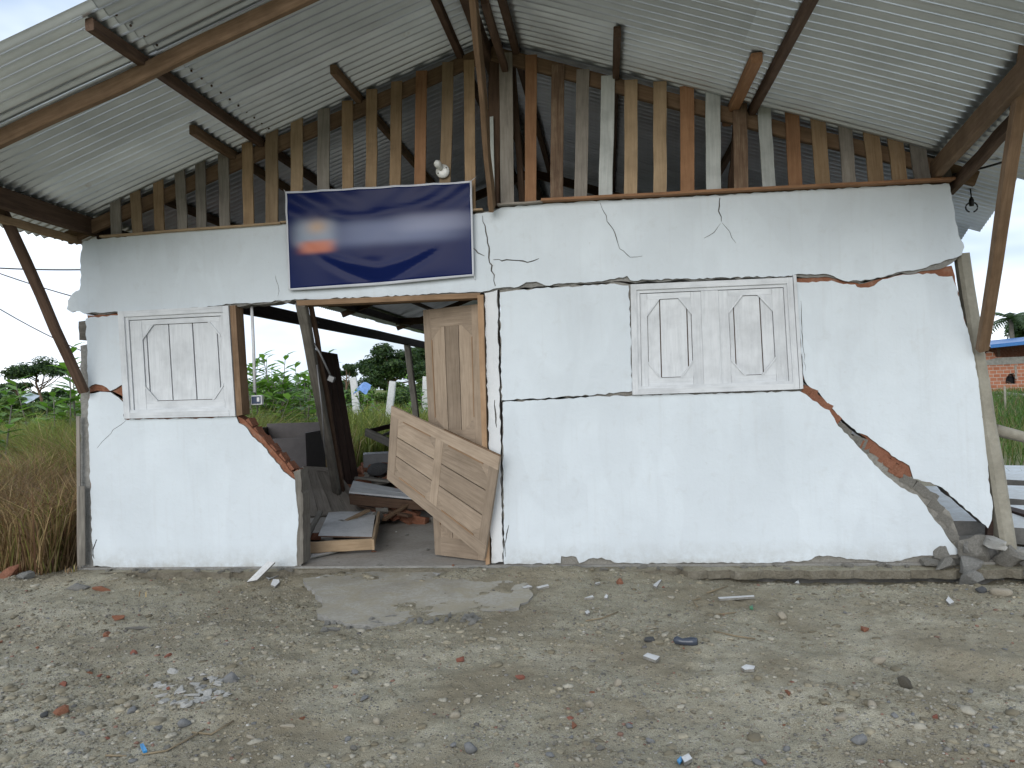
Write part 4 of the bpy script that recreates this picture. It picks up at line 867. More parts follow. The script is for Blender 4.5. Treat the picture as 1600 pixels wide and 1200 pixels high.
SH = [([(423, 917), (427, 908), (436, 909), (437, 916), (430, 920)], 'white plaster bit right of the large propped shard'), ([(415, 905), (432, 899), (435, 902), (420, 908)], 'thin white plaster flake beside the large propped shard'), ([(676, 899), (702, 892), (706, 896), (684, 903)], 'pale oblong plaster piece on the door slab'),
      ([(486, 906), (500, 904), (499, 908), (488, 909)], 'small pale flake near the left corner of the doorway'), ([(815, 921), (826, 917), (832, 920), (820, 923)], 'left white chip right of the door slab'), ([(838, 920), (856, 915), (858, 919), (842, 923)], 'right white chip right of the door slab'), ([(913, 936), (926, 934), (928, 937), (917, 938)], 'white sliver in front of the middle wall'),
      ([(944, 938), (947, 931), (950, 934), (949, 938)], 'small upright white chip in front of the middle wall'), ([(914, 960), (919, 957), (922, 961), (917, 964)], 'round white chip farther from the middle wall'), ([(1122, 937), (1178, 934), (1179, 937), (1124, 940)], 'long thin white strip in front of the big window'), ([(1005, 1030), (1012, 1025), (1031, 1031), (1025, 1039)], 'white card-like chip in the wheel hollow'),
      ([(1158, 1048), (1166, 1043), (1180, 1046), (1178, 1051), (1164, 1052)], 'white oval chip right of the wheel hollow'), ([(1478, 942), (1482, 936), (1491, 945), (1484, 947)], 'white triangular chip by the right gravel'), ([(1240, 912), (1248, 911), (1249, 913), (1242, 914)], 'tiny white chip near the right footing'), ([(929, 914), (937, 913), (938, 916), (931, 916)], 'tiny white chip near the middle footing'),
      ([(1020, 918), (1030, 905), (1034, 909), (1026, 921)], 'small pale chip with a dark edge near the middle footing'), ([(1065, 1190), (1076, 1184), (1082, 1192), (1070, 1199)], 'white crumb beside the blue scrap at the bottom edge')]
for px, lb in SH: shard('plaster_chip', px, lb)
shard('blue_scrap', [(1058, 1192), (1064, 1186), (1068, 1190), (1062, 1197)], 'blue plastic scrap at the bottom edge of the dirt', .008, mat='blue_plastic', cat='litter', group='litter', mat2='blue_plastic')
shard('blue_scrap', [(219, 1168), (224, 1167), (230, 1177), (224, 1179)], 'blue plastic scrap in the gravel at the lower left', .01, mat='blue_plastic', cat='litter', group='litter', mat2='blue_plastic')
shard('green_scrap', [(1171, 950), (1176, 949), (1177, 954), (1172, 953)], 'green plastic scrap in front of the big window', .008, mat='green_plastic', cat='litter', group='litter', mat2='green_plastic')
# crushed plastic bottle
q = GG(1072, 1008)+Vector((0, 0, .025)); bt = tube('crushed_bottle', [q+Vector((-.065, .01, .004)), q+Vector((-.05, .008, 0)), q+Vector((-.02, 0, -.006)), q+Vector((.03, -.004, -.004)), q+Vector((.06, -.012, 0))], .02, 'bottle_dark', None, 10, True, [.010, .024, .018, .026, .020])
tag(bt, 'crushed dark bluish bottle lying in the dirt', 'bottle')
RK = [(1017, 1002, (.045, .04, .02), 'stone_dark', 'dark flat stone left of the crushed bottle'), (735, 1172, (.034, .034, .03), 'stone_grey', 'round grey stone at the bottom centre'), (711, 1122, (.028, .025, .022), 'stone_tan', 'tan stone above the round grey stone'), (730, 1093, (.030, .022, .018), 'stone_tan', 'brown stone in the central pebble patch'),
      (362, 1066, (.045, .040, .038), 'stone_grey', 'largest grey stone beside the crumbled cement patch'), (290, 1131, (.040, .030, .024), 'stone_grey', 'grey stone below the crumbled cement patch'), (208, 1113, (.034, .028, .02), 'stone_grey', 'oval grey stone left of the crumbled cement patch'), (92, 1117, (.042, .036, .030), 'brick_raw', 'orange-brown stone in the lower left gravel'),
      (70, 1117, (.022, .02, .018), 'stone_dark', 'dark stone beside the orange-brown stone'), (1223, 966, (.034, .03, .032), 'stone_tan', 'brown round lump in front of the big window'), (968, 912, (.045, .035, .03), 'brick', 'orange brick lump near the middle footing'), (1292, 906, (.065, .035, .025), 'brick', 'orange brick fragment lying on the right footing edge'),
      (1352, 986, (.030, .028, .022), 'brick', 'orange brick bit in the open dirt at the right'), (810, 1060, (.032, .026, .016), 'brick_red', 'red brick bit in the middle of the dirt'), (720, 1034, (.026, .022, .018), 'brick_red', 'red brick bit left of centre in the dirt'), (210, 1022, (.026, .02, .016), 'brick_red', 'red brick bit in the left dirt'),
      (264, 1023, (.030, .016, .012), 'brick_red', 'narrow red brick sliver in the left dirt'), (98, 1070, (.032, .02, .016), 'brick_red', 'red brick bit near the left edge'), (182, 967, (.055, .035, .022), 'brick_raw', 'orange brick bit below the left footing'), (168, 992, (.040, .03, .02), 'brick', 'orange brick bit lower than the left footing pieces'),
      (217, 983, (.09, .035, .015), 'mortar', 'long pale mortar flake in the left dirt'), (122, 920, (.11, .06, .035), 'concrete', 'grey concrete slab bit by the left corner'), (160, 922, (.10, .04, .025), 'brick_raw', 'flat brick bit beside the grey concrete slab bit'), (568, 1093, (.038, .022, .012), 'stone_grey', 'oval blue-grey stone left of the pebble patch'),
      (450, 1136, (.040, .016, .012), 'stone_tan', 'long tan stone at the lower left of the pebble patch'), (556, 1052, (.022, .018, .016), 'stone_grey', 'small grey stone in bare dirt'), (588, 1131, (.02, .02, .018), 'stone_tan', 'pale tan stone in the pebble patch'), (1370, 1035, (.055, .035, .025), 'stone_tan', 'pale stone at the head of the right gravel ridge'),
      (1412, 1072, (.050, .045, .035), 'soil_clump', 'grey clod on the right gravel ridge'), (1363, 1105, (.030, .022, .018), 'stone_tan', 'yellowish stone below the right gravel ridge'), (1315, 1122, (.040, .028, .022), 'stone_tan', 'brown stone in the lower right gravel'), (1340, 1160, (.038, .034, .026), 'stone_grey', 'pale grey stone in the lower right gravel'),
      (1232, 1084, (.022, .02, .014), 'brick_raw', 'reddish stone left of the right gravel'), (965, 1070, (.026, .024, .022), 'stone_tan', 'small tan stone under the white card-like chip'), (922, 1104, (.026, .024, .022), 'stone_tan', 'pale tan stone above the lower gravel'), (1533, 925, (.05, .04, .03), 'stone_dark', 'dark stone in the gravel below the concrete chunk'), (1565, 930, (.07, .05, .04), 'stone_tan', 'tan stone in the gravel below the leaning post')]
for i, (u, v, s, mt, lb) in enumerate(RK): rock('stone' if 'brick' not in lb else 'brick_fragment', GG(u, v), s, mt, lb, 'stone' if 'brick' not in lb else 'brick', None, i, 'brick' in mt or mt == 'mortar')
for i, (u, v, s) in enumerate([(20, 898, (.13, .09, .06)), (48, 890, (.14, .08, .06)), (66, 884, (.12, .08, .06)), (35, 905, (.09, .07, .05))]):
    rock('brick_fragment', GG(u, v), s, 'brick' if i < 3 else 'concrete', ['broken orange brick at the far left edge of the weeds', 'broken orange brick in the middle of the left weed edge', 'broken orange brick nearest the left corner column', 'grey mortar lump among the bricks by the left weeds'][i], 'brick', 'bricks at the left weeds', 40+i, True)
# scattered middling stones and brick bits
r = random.Random(99); cnt = 0; tries = 0
while cnt < 115 and tries < 6000:
    tries += 1; u = r.uniform(0, 1600); v = r.uniform(915, 1200); p = GG(u, v)
    dens = .12 + .9*max(0, float(fbm(p.x*.9, p.y*.9, 61, 3))*3) + (.7 if u < 420 and v > 950 else 0) + (.5 if v > 1110 and 450 < u < 1100 else 0) + (.7 if u > 1430 and v < 960 else 0) + (.35 if u > 1200 and v > 1060 else 0) - (.5 if 480 < u < 830 and v < 985 else 0)
    if r.random() > dens: continue
    s = r.uniform(.007, .018)*(1.15 if v > 1050 else .9); k = r.random()
    mt = 'brick_red' if k < .10 else 'brick_raw' if k < .18 else 'stone_tan' if k < .42 else 'mortar' if k < .55 else 'stone_dark' if k < .62 else 'stone_grey'
    br = mt.startswith('brick'); rock('brick_crumb' if br else 'stone', p, (s*r.uniform(.9, 1.6), s*r.uniform(.8, 1.1), s*r.uniform(.5, .8)), mt, 'small reddish brick crumb scattered on the dirt' if br else 'small stone scattered on the dirt in front of the house', 'brick' if br else 'stone', 'brick crumbs on the dirt' if br else 'stones on the dirt', cnt, br); cnt += 1
# crumbled cement patch
r = random.Random(4)
for i in range(46):
    a = r.uniform(0, 6.28); q = math.sqrt(r.random()); u = 298+q*58*math.cos(a)+8*math.sin(a); v = 1078+q*30*math.sin(a)
    rock('cement_piece', GG(u, v), (r.uniform(.018, .045), r.uniform(.015, .03), r.uniform(.006, .012)), 'concrete_pale', 'flat piece of the crumbled cement patch at the lower left', 'cement', 'crumbled cement patch', i, True)
for i in range(34):                                           # broken rim of the apron
    u = r.uniform(505, 750); v = 978-(u-505)*.05+r.uniform(-6, 8)
    rock('cement_piece', GG(u, v), (r.uniform(.02, .05), r.uniform(.015, .03), r.uniform(.010, .022)), 'concrete', 'broken cement piece along the front rim of the door slab', 'cement', 'broken rim of the door slab', i, True)
for i in range(40):                                           # crumbs along the foot of the wall
    u = r.choice([r.uniform(790, 1500), r.uniform(150, 460)]); p = P(u, 889, 5.93); s = r.uniform(.010, .034)
    rock('mortar_crumb', Vector((p.x, 5.93+r.uniform(-.05, .04), .018)), (s*1.5, s, s*.6), 'mortar', 'mortar crumb on the footing at the foot of the wall', 'mortar', 'mortar crumbs on the footing', i, True)
r = random.Random(21)
for i in range(26):
    u = r.uniform(485, 750); v = r.uniform(815, 884); p = G(u, v, FLOOR_Z); s_ = r.uniform(.008, .022)
    rock('floor_crumb', p, (s_*1.4, s_, s_*.5), r.choice(['mortar', 'brick', 'white_stone', 'mortar']), 'crumb of mortar or brick on the doorway floor', 'crumb', 'crumbs on the doorway floor', i, True)
# twigs
for i, (pts, lb) in enumerate([([(222, 1182), (260, 1176), (290, 1160), (320, 1142)], 'long pale root fibre in the lower left gravel'), ([(300, 1148), (330, 1150), (365, 1130)], 'forked end of the pale root fibre'), ([(165, 1183), (198, 1184)], 'short pale stick at the lower left'), ([(915, 972), (940, 968), (966, 958)], 'bent dry twig in front of the middle wall'), ([(1105, 928), (1137, 918)], 'dark stick near the thin white strip'),
      ([(1118, 962), (1150, 957)], 'thin twig below the thin white strip'), ([(1115, 988), (1150, 996), (1180, 1000)], 'thin dark twig right of the crushed bottle'), ([(1095, 937), (1082, 940), (1090, 950)], 'hooked twig left of the thin white strip')]):
    tag(tube('twig', [GG(u, v)+Vector((0, 0, .008)) for u, v in pts], .0045, 'twig', None, 5), lb, 'twig', 'twigs on the dirt')
# gravel: nobody could count it
def gravel(n):
    bm = bmesh.new(); bmesh.ops.create_icosphere(bm, subdivisions=1, radius=1); bm.verts.ensure_lookup_table(); B = np.array([v.co for v in bm.verts]); T = np.array([[v.index for v in f.verts] for f in bm.faces]); bm.free()
    rr = np.random.default_rng(3); m = n*5; y = 1.9+rr.random(m)**1.35*4.0; x = (rr.random(m)-.5)*2*(y*.78+.25) - y*.12
    d = .20+2.4*np.clip(fbm(x*.8, y*.8, 61, 3), 0, 1)+1.0*np.clip(fbm(x*2.2, y*2.2, 77, 3), 0, 1) + .55*((x < -.45*y) & (y < 5.2)) + .6*np.exp(-(((x+.1)/.7)**2+((y-2.6)/.5)**2)) + .7*np.exp(-(((x-1.1)/.8)**2+((y-2.9)/.7)**2)) + .9*np.exp(-(((x-2.7)/.6)**2+((y-5.2)/.35)**2)) - .45*np.exp(-(((x-.6)/.7)**2+((y-4.2)/.8)**2))
    k = rr.random(m) < d*.55; x, y = x[k][:n], y[k][:n]; n = len(x)
    s = np.exp(rr.normal(math.log(.0042), .42, n))*(.8+.08*y); s = np.clip(s, .0020, .0125)
    sc = np.stack([s*rr.uniform(.8, 1.7, n), s*rr.uniform(.8, 1.2, n), s*rr.uniform(.45, .85, n)], 1); th = rr.random(n)*6.283
    J = B[None]*(1+rr.uniform(-.2, .2, (n, len(B), 1))); J = J*sc[:, None]; c, s_ = np.cos(th)[:, None], np.sin(th)[:, None]
    V = np.stack([J[..., 0]*c-J[..., 1]*s_+x[:, None], J[..., 0]*s_+J[..., 1]*c+y[:, None], J[..., 2]+(ground_h(x, y)+sc[:, 2]*.25)[:, None]], 2)
    pal = np.array([(.25, .23, .18), (.21, .188, .142), (.29, .268, .22), (.18, .17, .15), (.12, .115, .11), (.33, .29, .21), (.23, .13, .095), (.42, .405, .37), (.23, .20, .14)]); pi = rr.choice(len(pal), n, p=[.2, .22, .14, .14, .06, .08, .04, .03, .09])
    C = pal[pi]*rr.uniform(.75, 1.2, (n, 1)); C = np.repeat(C, len(B), 0)
    F = (T[None]+(np.arange(n)*len(B))[:, None, None]).reshape(-1, 3)
    return tag(nmesh('gravel', V.reshape(-1, 3), F, 'pebble', None, C, True), 'fine mixed gravel strewn over the dirt', kind='stuff')
gravel(20000)
def clods(n):
    V0, F0 = ico(); rr = np.random.default_rng(8); m = n*4; y = 2.0+rr.random(m)**1.2*3.9; x = (rr.random(m)-.5)*2*(y*.78+.25)-y*.12
    d = .12+3.0*np.clip(fbm(x*1.1, y*1.1, 91, 3)+.02, 0, 1)+.8*np.exp(-(((x-2.5)/.9)**2+((y-5.5)/.35)**2))+.5*np.exp(-((y-5.75)/.15)**2)-.5*np.exp(-(((x+1)/.8)**2+((y-5.35)/.35)**2))
    k = rr.random(m) < d; x, y = x[k][:n], y[k][:n]; n = len(x); s = np.clip(np.exp(rr.normal(math.log(.0068), .55, n)), .003, .026)
    B = np.array([tuple(v) for v in V0]); T = np.array(F0); J = B[None]*(1+.55*(rr.random((n, len(B), 1))-.5)); J = J*np.stack([s*rr.uniform(.8, 1.6, n), s*rr.uniform(.8, 1.3, n), s*rr.uniform(.35, .7, n)], 1)[:, None]
    th = rr.random(n)*6.28; c, q = np.cos(th)[:, None], np.sin(th)[:, None]; V = np.stack([J[..., 0]*c-J[..., 1]*q+x[:, None], J[..., 0]*q+J[..., 1]*c+y[:, None], J[..., 2]+ground_h(x, y)[:, None]], 2)
    C = np.array([(.27, .238, .168), (.22, .192, .132), (.31, .278, .205), (.17, .146, .098), (.35, .325, .262)])[rr.integers(0, 5, n)]*rr.uniform(.8, 1.15, (n, 1))
    return tag(nmesh('soil_clods', V.reshape(-1, 3), (T[None]+(np.arange(n)*len(B))[:, None, None]).reshape(-1, 3), 'pebble', None, np.repeat(C, len(B), 0), False), 'loose crumbly soil clods over the dirt', kind='stuff')
clods(9000)

# ================================================================== VEGETATION
def grass(name, n, area, hgt, cols, label, seed, keep=None, wid=.006, lean=.45):
    rr = np.random.default_rng(seed); x0, x1, y0, y1 = area; x = rr.uniform(x0, x1, n); y = rr.uniform(y0, y1, n)
    cl = fbm(x*.9, y*.9, seed, 3); k = rr.random(n) < .55+1.6*cl
    if keep is not None: k &= keep(x, y)
    x, y = x[k], y[k]; cl = cl[k]; n = len(x); h = hgt(x, y)*rr.uniform(.45, 1.15, n)*(1+.8*cl); a = rr.random(n)*6.283; b = rr.random(n)*6.283
    w = wid*rr.uniform(.6, 1.5, n)*(1+.05*np.hypot(x, y)); ln = lean*h*rr.uniform(.15, 1.2, n); z = ground_h(x, y)
    dx, dy = np.cos(a)*w, np.sin(a)*w; lx, ly = np.cos(b)*ln, np.sin(b)*ln
    V = np.empty((n, 5, 3)); V[:, 0] = np.stack([x-dx, y-dy, z-.02], 1); V[:, 1] = np.stack([x+dx, y+dy, z-.02], 1)
    V[:, 2] = np.stack([x-dx*.7+lx*.3, y-dy*.7+ly*.3, z+h*.6], 1); V[:, 3] = np.stack([x+dx*.7+lx*.3, y+dy*.7+ly*.3, z+h*.6], 1); V[:, 4] = np.stack([x+lx, y+ly, z+h*(.98-.25*rr.random(n))], 1)
    T = np.array([(0, 1, 3), (0, 3, 2), (2, 3, 4)]); F = (T[None]+(np.arange(n)*5)[:, None, None]).reshape(-1, 3)
    C = cols(x, y, rr)*rr.uniform(.65, 1.35, (n, 1)); C = np.repeat(C, 5, 0)
    return tag(nmesh(name, V.reshape(-1, 3), F, 'grass', None, np.clip(C, 0, 1)), label, kind='stuff')
def pick(rr, n, pal, p): return np.array(pal)[rr.choice(len(pal), n, p=p)]
BROWN = [(.20, .13, .065), (.29, .20, .10), (.36, .27, .14), (.15, .085, .05), (.16, .16, .045)]; GREEN = [(.16, .20, .045), (.23, .26, .07), (.11, .16, .035), (.30, .28, .09), (.19, .24, .05)]
def colmix(y_sw, soft):
    def f(x, y, rr):
        n = len(x); a = pick(rr, n, BROWN, [.28, .27, .15, .15, .15]); b = pick(rr, n, GREEN, [.3, .25, .2, .1, .15]); t = rr.random(n) < np.clip((y-y_sw)/soft+.5+.8*fbm(x*.5, y*.5, 8, 3), 0, 1); return np.where(t[:, None], b, a)
    return f
STRAW = [(.34, .27, .15), (.27, .20, .10), (.40, .33, .19), (.20, .18, .06), (.22, .15, .08)]
def strawmix(x, y, rr):
    n = len(x); a = pick(rr, n, STRAW, [.3, .25, .2, .13, .12]); b = pick(rr, n, GREEN, [.3, .25, .2, .1, .15]); t = rr.random(n) < np.clip((y-13.5)/3+.35+.8*fbm(x*.5, y*.5, 8, 3), 0, 1); return np.where(t[:, None], b, a)
nothouse = lambda x, y: ~((x > -4.75) & (x < 2.9) & (y > 5.6) & (y < 19.1))
vis = lambda x, y: ((x < -.40*y-.8) & (x > -.95*y-1.5))
grass('dry_grass', 230000, (-12, -4.5, 5.95, 12.5), lambda x, y: .82+.12*np.clip(y-7, 0, 5)*.6+0*x, colmix(9.9, 3.0), 'tall dry brown weeds and grass left of the house', 1, lambda x, y: nothouse(x, y) & vis(x, y) & (y > 6.0+.35*np.sin(x*3)), .0032, .75)
grass('field_grass', 70000, (-26, -2, 12.5, 30), lambda x, y: .95+0*x, colmix(11.5, 2.5), 'green and yellow field grass behind the house', 2, lambda x, y: nothouse(x, y) & (x < -.02*y) & (x > -.95*y-2), .008, .5)
grass('backyard_grass', 70000, (-12, -4.7, 9, 22), lambda x, y: .80+0*x, strawmix, 'dry and green weeds seen through the doorway', 3, lambda x, y: (x > -.56*y), .006, .6)
grass('side_grass', 60000, (4.2, 30, 9, 42), lambda x, y: .28+.008*y, lambda x, y, rr: pick(rr, len(x), [(.05, .10, .018), (.075, .135, .028), (.14, .14, .05), (.15, .12, .065)], [.4, .35, .15, .1]), 'short green grass beyond the right corner', 4, lambda x, y: (x > .44*y) & (x < .62*y+1), .005, .7)
grass('verge_grass', 1500, (-4.6, -3.0, 5.4, 5.95), lambda x, y: .07+0*x, colmix(9, 1), 'low dry grass tufts at the left corner of the footing', 5, lambda x, y: fbm(x*2, y*2, 3, 2) > .02, .003, .6)

def leaves(cent, nrm, size, asp, col, rr, droop=.25):
    """diamond leaves: arrays of centres, facing directions, sizes"""
    n = len(cent); nrm = nrm/np.linalg.norm(nrm, axis=1, keepdims=True); t = rr.normal(size=(n, 3)); t -= nrm*(t*nrm).sum(1, keepdims=True); t /= np.linalg.norm(t, axis=1, keepdims=True); b = np.cross(nrm, t)
    s = size[:, None]; V = np.empty((n, 4, 3)); V[:, 0] = cent-t*s*.5; V[:, 2] = cent+t*s*.5-nrm*s*droop*.5; V[:, 1] = cent+b*s*asp*.5+nrm*s*.08; V[:, 3] = cent-b*s*asp*.5+nrm*s*.08
    F = (np.array([(0, 1, 2), (0, 2, 3)])[None]+(np.arange(n)*4)[:, None, None]).reshape(-1, 3); return V.reshape(-1, 3), F, np.repeat(np.clip(col, 0, 1), 4, 0)
def weeds(name, n, area, zmax, leafs, pal, label, seed, keep=None):
    rr = np.random.default_rng(seed); x = rr.uniform(area[0], area[1], n); y = rr.uniform(area[2], area[3], n); k = rr.random(n) < .5+1.8*fbm(x*1.1, y*1.1, seed, 3)
    if keep is not None: k &= keep(x, y)
    x, y = x[k], y[k]; n = len(x); z = ground_h(x, y)+zmax(x, y)*rr.random(n)**.8; col = np.array(pal)[rr.integers(0, len(pal), n)]*rr.uniform(.6, 1.4, (n, 1))
    V, F, C = leaves(np.stack([x, y, z], 1), rr.normal(size=(n, 3)), leafs*rr.uniform(.5, 1.4, n), .35, col, rr); return tag(nmesh(name, V, F, 'grass', None, C), label, kind='stuff')
weeds('dry_weeds', 70000, (-9, -4.5, 6.0, 10), lambda x, y: .60+0*x, .032, [(.17, .10, .055), (.24, .15, .08), (.12, .065, .045), (.20, .17, .05), (.14, .15, .04), (.28, .20, .11)], 'tangled dead leaves in the brown weeds left of the house', 12, lambda x, y: nothouse(x, y) & vis(x, y))
def tree(name, base, h, rx, ry, rz, n, leafs, pal, label, seed, group='trees beyond the house', clumps=16, trunk=.10, lift=.58, flat=1.0):
    rr = np.random.default_rng(seed); base = Vector(base); root = empty(name, base, label, 'tree', group)
    cc_ = np.array([0, 0, h*lift+rz*.25]); dirs = rr.normal(size=(clumps, 3)); dirs /= np.linalg.norm(dirs, axis=1, keepdims=True); dirs[:, 2] = np.abs(dirs[:, 2])*flat-.25
    ck = cc_+dirs*np.array([rx, ry, rz])*rr.uniform(.35, .95, (clumps, 1)); cr_ = rr.uniform(.22, .42, clumps)*max(rx, rz)*.85
    ids = rr.integers(0, clumps, n); d = rr.normal(size=(n, 3)); d /= np.linalg.norm(d, axis=1, keepdims=True); q = rr.random(n)**.45
    p = ck[ids]+d*(cr_[ids]*q)[:, None]*np.array([1.15, 1.15, .62]); nrm = d*.6+np.array([0, 0, .8])+rr.normal(size=(n, 3))*.45
    col = np.array(pal)[rr.integers(0, len(pal), n)]*rr.uniform(.7, 1.3, (n, 1))
    V, F, C = leaves(p, nrm, leafs*rr.uniform(.6, 1.3, n), .5, col, rr); nmesh('crown', V, F, 'leaf', root, C, matrix=Matrix.Translation(base))
    tube('trunk', [base+Vector((0, 0, -.2)), base+Vector((.04*h*rr.uniform(-1, 1), 0, h*.3)), base+Vector((.05*h*rr.uniform(-1, 1), 0, h*.55)), base+Vector(tuple(cc_))+Vector((0, 0, rz*.3))], trunk, 'wood_bark', root, 8, True, [trunk, trunk*.75, trunk*.55, trunk*.2])
    for i in range(min(clumps, 12)):
        e = base+Vector(tuple(ck[i])); s = base+Vector((0, 0, h*rr.uniform(.32, .6))); tube('limb', [s, s.lerp(e, .5)+Vector((0, 0, -.03*h)), e], trunk*.3, 'wood_bark', root, 5, True, [trunk*.38, trunk*.25, trunk*.08])
    return root
DG = [(.030, .062, .018), (.045, .085, .024), (.065, .105, .03), (.025, .05, .02)]; MG = [(.07, .125, .03), (.10, .165, .04), (.05, .10, .025), (.13, .18, .05)]
def gp(u, depth, z=None):
    p = D(u, 640, depth); return Vector((p.x, p.y, float(ground_h(p.x, p.y))))
tree('shade_tree', gp(62, 60), 5.2, 2.6, 2.4, 1.5, 6500, .26, DG, 'open-crowned dark tree in the far field at the left', 1, clumps=22, trunk=.14, lift=.66, flat=.8)
tree('shade_tree', gp(28, 75), 4.2, 1.8, 1.6, .9, 1800, .3, DG, 'small faint tree below the left open-crowned tree', 2, clumps=9, trunk=.1)
tree('dense_tree', gp(615, 42), 4.7, 1.9, 1.8, 2.1, 9000, .22, DG, 'dense dark tree seen through the doorway', 3, clumps=26, trunk=.16, lift=.42)
tree('dense_tree', gp(660, 46), 5.0, 1.8, 1.6, 2.2, 7000, .24, DG, 'dark tree behind the inner post, right of the dense dark tree', 4, clumps=20, trunk=.16, lift=.42)
tree('dense_tree', gp(640, 36), 2.5, 1.2, 1.0, 1.0, 4500, .18, MG, 'yellow-green shrub in front of the dark trees in the doorway', 5, clumps=14, trunk=.06, lift=.4)
tree('dense_tree', gp(543, 70), 4.8, 1.4, 1.4, 1.2, 3000, .28, DG, 'slim far tree just left of the dense dark tree', 6, clumps=10, trunk=.1)
tree('shade_tree', gp(20, 18), 1.9, .9, .8, .6, 3000, .13, MG, 'green bush at the left edge among the field grass', 7, clumps=10, trunk=.03, lift=.5)
tree('dense_tree', gp(1622, 60), 7.0, 2.6, 2.2, 3.2, 12000, .26, DG, 'tall dark tree behind the brick house', 8, clumps=30, trunk=.2, lift=.45)
tree('dense_tree', gp(1552, 66), 3.6, 2.8, 1.6, 1.3, 7000, .25, MG, 'low yellow-green tree left of the tall tree at the right', 9, clumps=18, trunk=.14, lift=.5)
tree('dense_tree', gp(1650, 58), 6.2, 2.6, 2.2, 2.4, 5000, .26, DG, 'dark tree at the far right edge', 10, clumps=18, trunk=.2, lift=.6)
def broadleaf(u, depth, h, n_st, spread, leafs, label, seed, group='broad-leaved shrubs', name='broadleaf_shrub', asp=.38):
    rr = np.random.default_rng(seed); base = gp(u, depth); root = empty(name, base, label, 'shrub', group); P_ = []; N_ = []; S_ = []; V = []; F = []; C = []
    pal = np.array([(.10, .20, .035), (.14, .26, .05), (.18, .31, .07), (.08, .16, .03)])
    o = 0
    for s in range(n_st):
        bx, by = rr.normal(0, spread*.35, 2); tx, ty = bx+rr.normal(0, spread*.4), by+rr.normal(0, spread*.4); hh = h*rr.uniform(.6, 1.05)
        tube('stem', [base+Vector((bx, by, -.05)), base+Vector(((bx+tx)/2, (by+ty)/2, hh*.5)), base+Vector((tx, ty, hh))], .016, 'wood_weathered', root, 6, True, [.018, .013, .006])
        for k in range(17):
            t = .30+.70*k/16; c0 = np.array([bx+(tx-bx)*t, by+(ty-by)*t, hh*t]); a = k*2.4+rr.random(); up = .15+.75*(t-.3); L = leafs*rr.uniform(.7, 1.2)*(1.1-.45*(t-.3))
            d = np.array([math.cos(a), math.sin(a), up]); d /= np.linalg.norm(d); side = np.cross(d, [0, 0, 1]); side /= np.linalg.norm(side); nn = np.cross(side, d); col = pal[rr.integers(0, 4)]*rr.uniform(.75, 1.25)
            pts = [c0, c0+d*L*.4+side*L*asp*.5-nn*L*.0, c0+d*L*.42+nn*L*.06*-1, c0+d*L*.4-side*L*asp*.5, c0+d*L*.78+side*L*asp*.33-nn*L*.10, c0+d*L*.78-nn*L*.13, c0+d*L*.78-side*L*asp*.33-nn*L*.10, c0+d*L-nn*L*.26]
            V += pts; F += [(o, o+1, o+2), (o, o+2, o+3), (o+1, o+4, o+5), (o+1, o+5, o+2), (o+2, o+5, o+6), (o+2, o+6, o+3), (o+4, o+7, o+5), (o+5, o+7, o+6)]; C += [col]*8; o += 8
    nmesh('foliage', np.array(V), np.array(F), 'leaf', root, np.clip(np.array(C), 0, 1), matrix=Matrix.Translation(base)); return root
BS = [(432, 17, 2.2, 20, 1.1, .46, 'largest broad-leaved shrub seen left of the doorway jamb'), (385, 19, 2.35, 12, .9, .42, 'broad-leaved shrub behind the dangling conduit'), (470, 20, 2.1, 14, 1.0, .42, 'broad-leaved shrub close behind the leaning jamb'), (405, 22, 2.2, 12, .9, .36, 'farther broad-leaved shrub between conduit and jamb'),
      (92, 15, 1.75, 12, .7, .40, 'broad-leaved shrub under the left brace'), (112, 13, 2.3, 4, .3, .46, 'tall narrow weed with long leaves at the left corner column'), (2, 10.5, 2.15, 3, .35, .36, 'tall leafy weed at the left picture edge'), (42, 20, 1.8, 5, .8, .40, 'low broad-leaved shrub in the left field'), (674, 24, 2.0, 6, .9, .34, 'leafy shrub beside the hanging door leaf'), (575, 24, 1.5, 6, 1.0, .32, 'low leafy shrub near the blue tarp'), (640, 23, 1.5, 7, 1.2, .30, 'low leafy shrub in front of the white posts')]
for i, b in enumerate(BS): broadleaf(*b, i+1)
LOW = [(505, 30, 'low green thicket behind the dark plank door'), (548, 33, 'low green thicket under the slim far tree'), (590, 31, 'low green thicket between the first two white posts'), (640, 30, 'low green thicket behind the middle white post'), (676, 33, 'low green thicket at the hanging door leaf'), (440, 27, 'low green thicket behind the largest broad-leaved shrub'), (395, 29, 'low green thicket behind the dangling conduit box'), (70, 32, 'low green thicket under the left open-crowned tree'), (15, 30, 'low green thicket at the left picture edge'), (110, 28, 'low green thicket behind the left brace')]
for i, (u, d, lb) in enumerate(LOW): tree('thicket', gp(u, d), 1.75, 1.25, 1.0, .8, 3600, .15, MG if i % 3 else MG+DG, lb, 30+i, 'low thickets in the field', 14, .03, .42)
for i, (u, d) in enumerate([(-30, 95), (30, 90), (90, 100), (150, 95), (395, 95), (440, 90), (490, 100), (530, 95), (580, 90), (700, 92), (1540, 110), (1590, 105), (1640, 110)]):
    tree('far_tree', gp(u, d), 3.6, 3.4, 2.0, 1.3, 1300, .5, DG, 'low dark tree on the far horizon', 60+i, 'far trees on the horizon', 12, .1, .4)
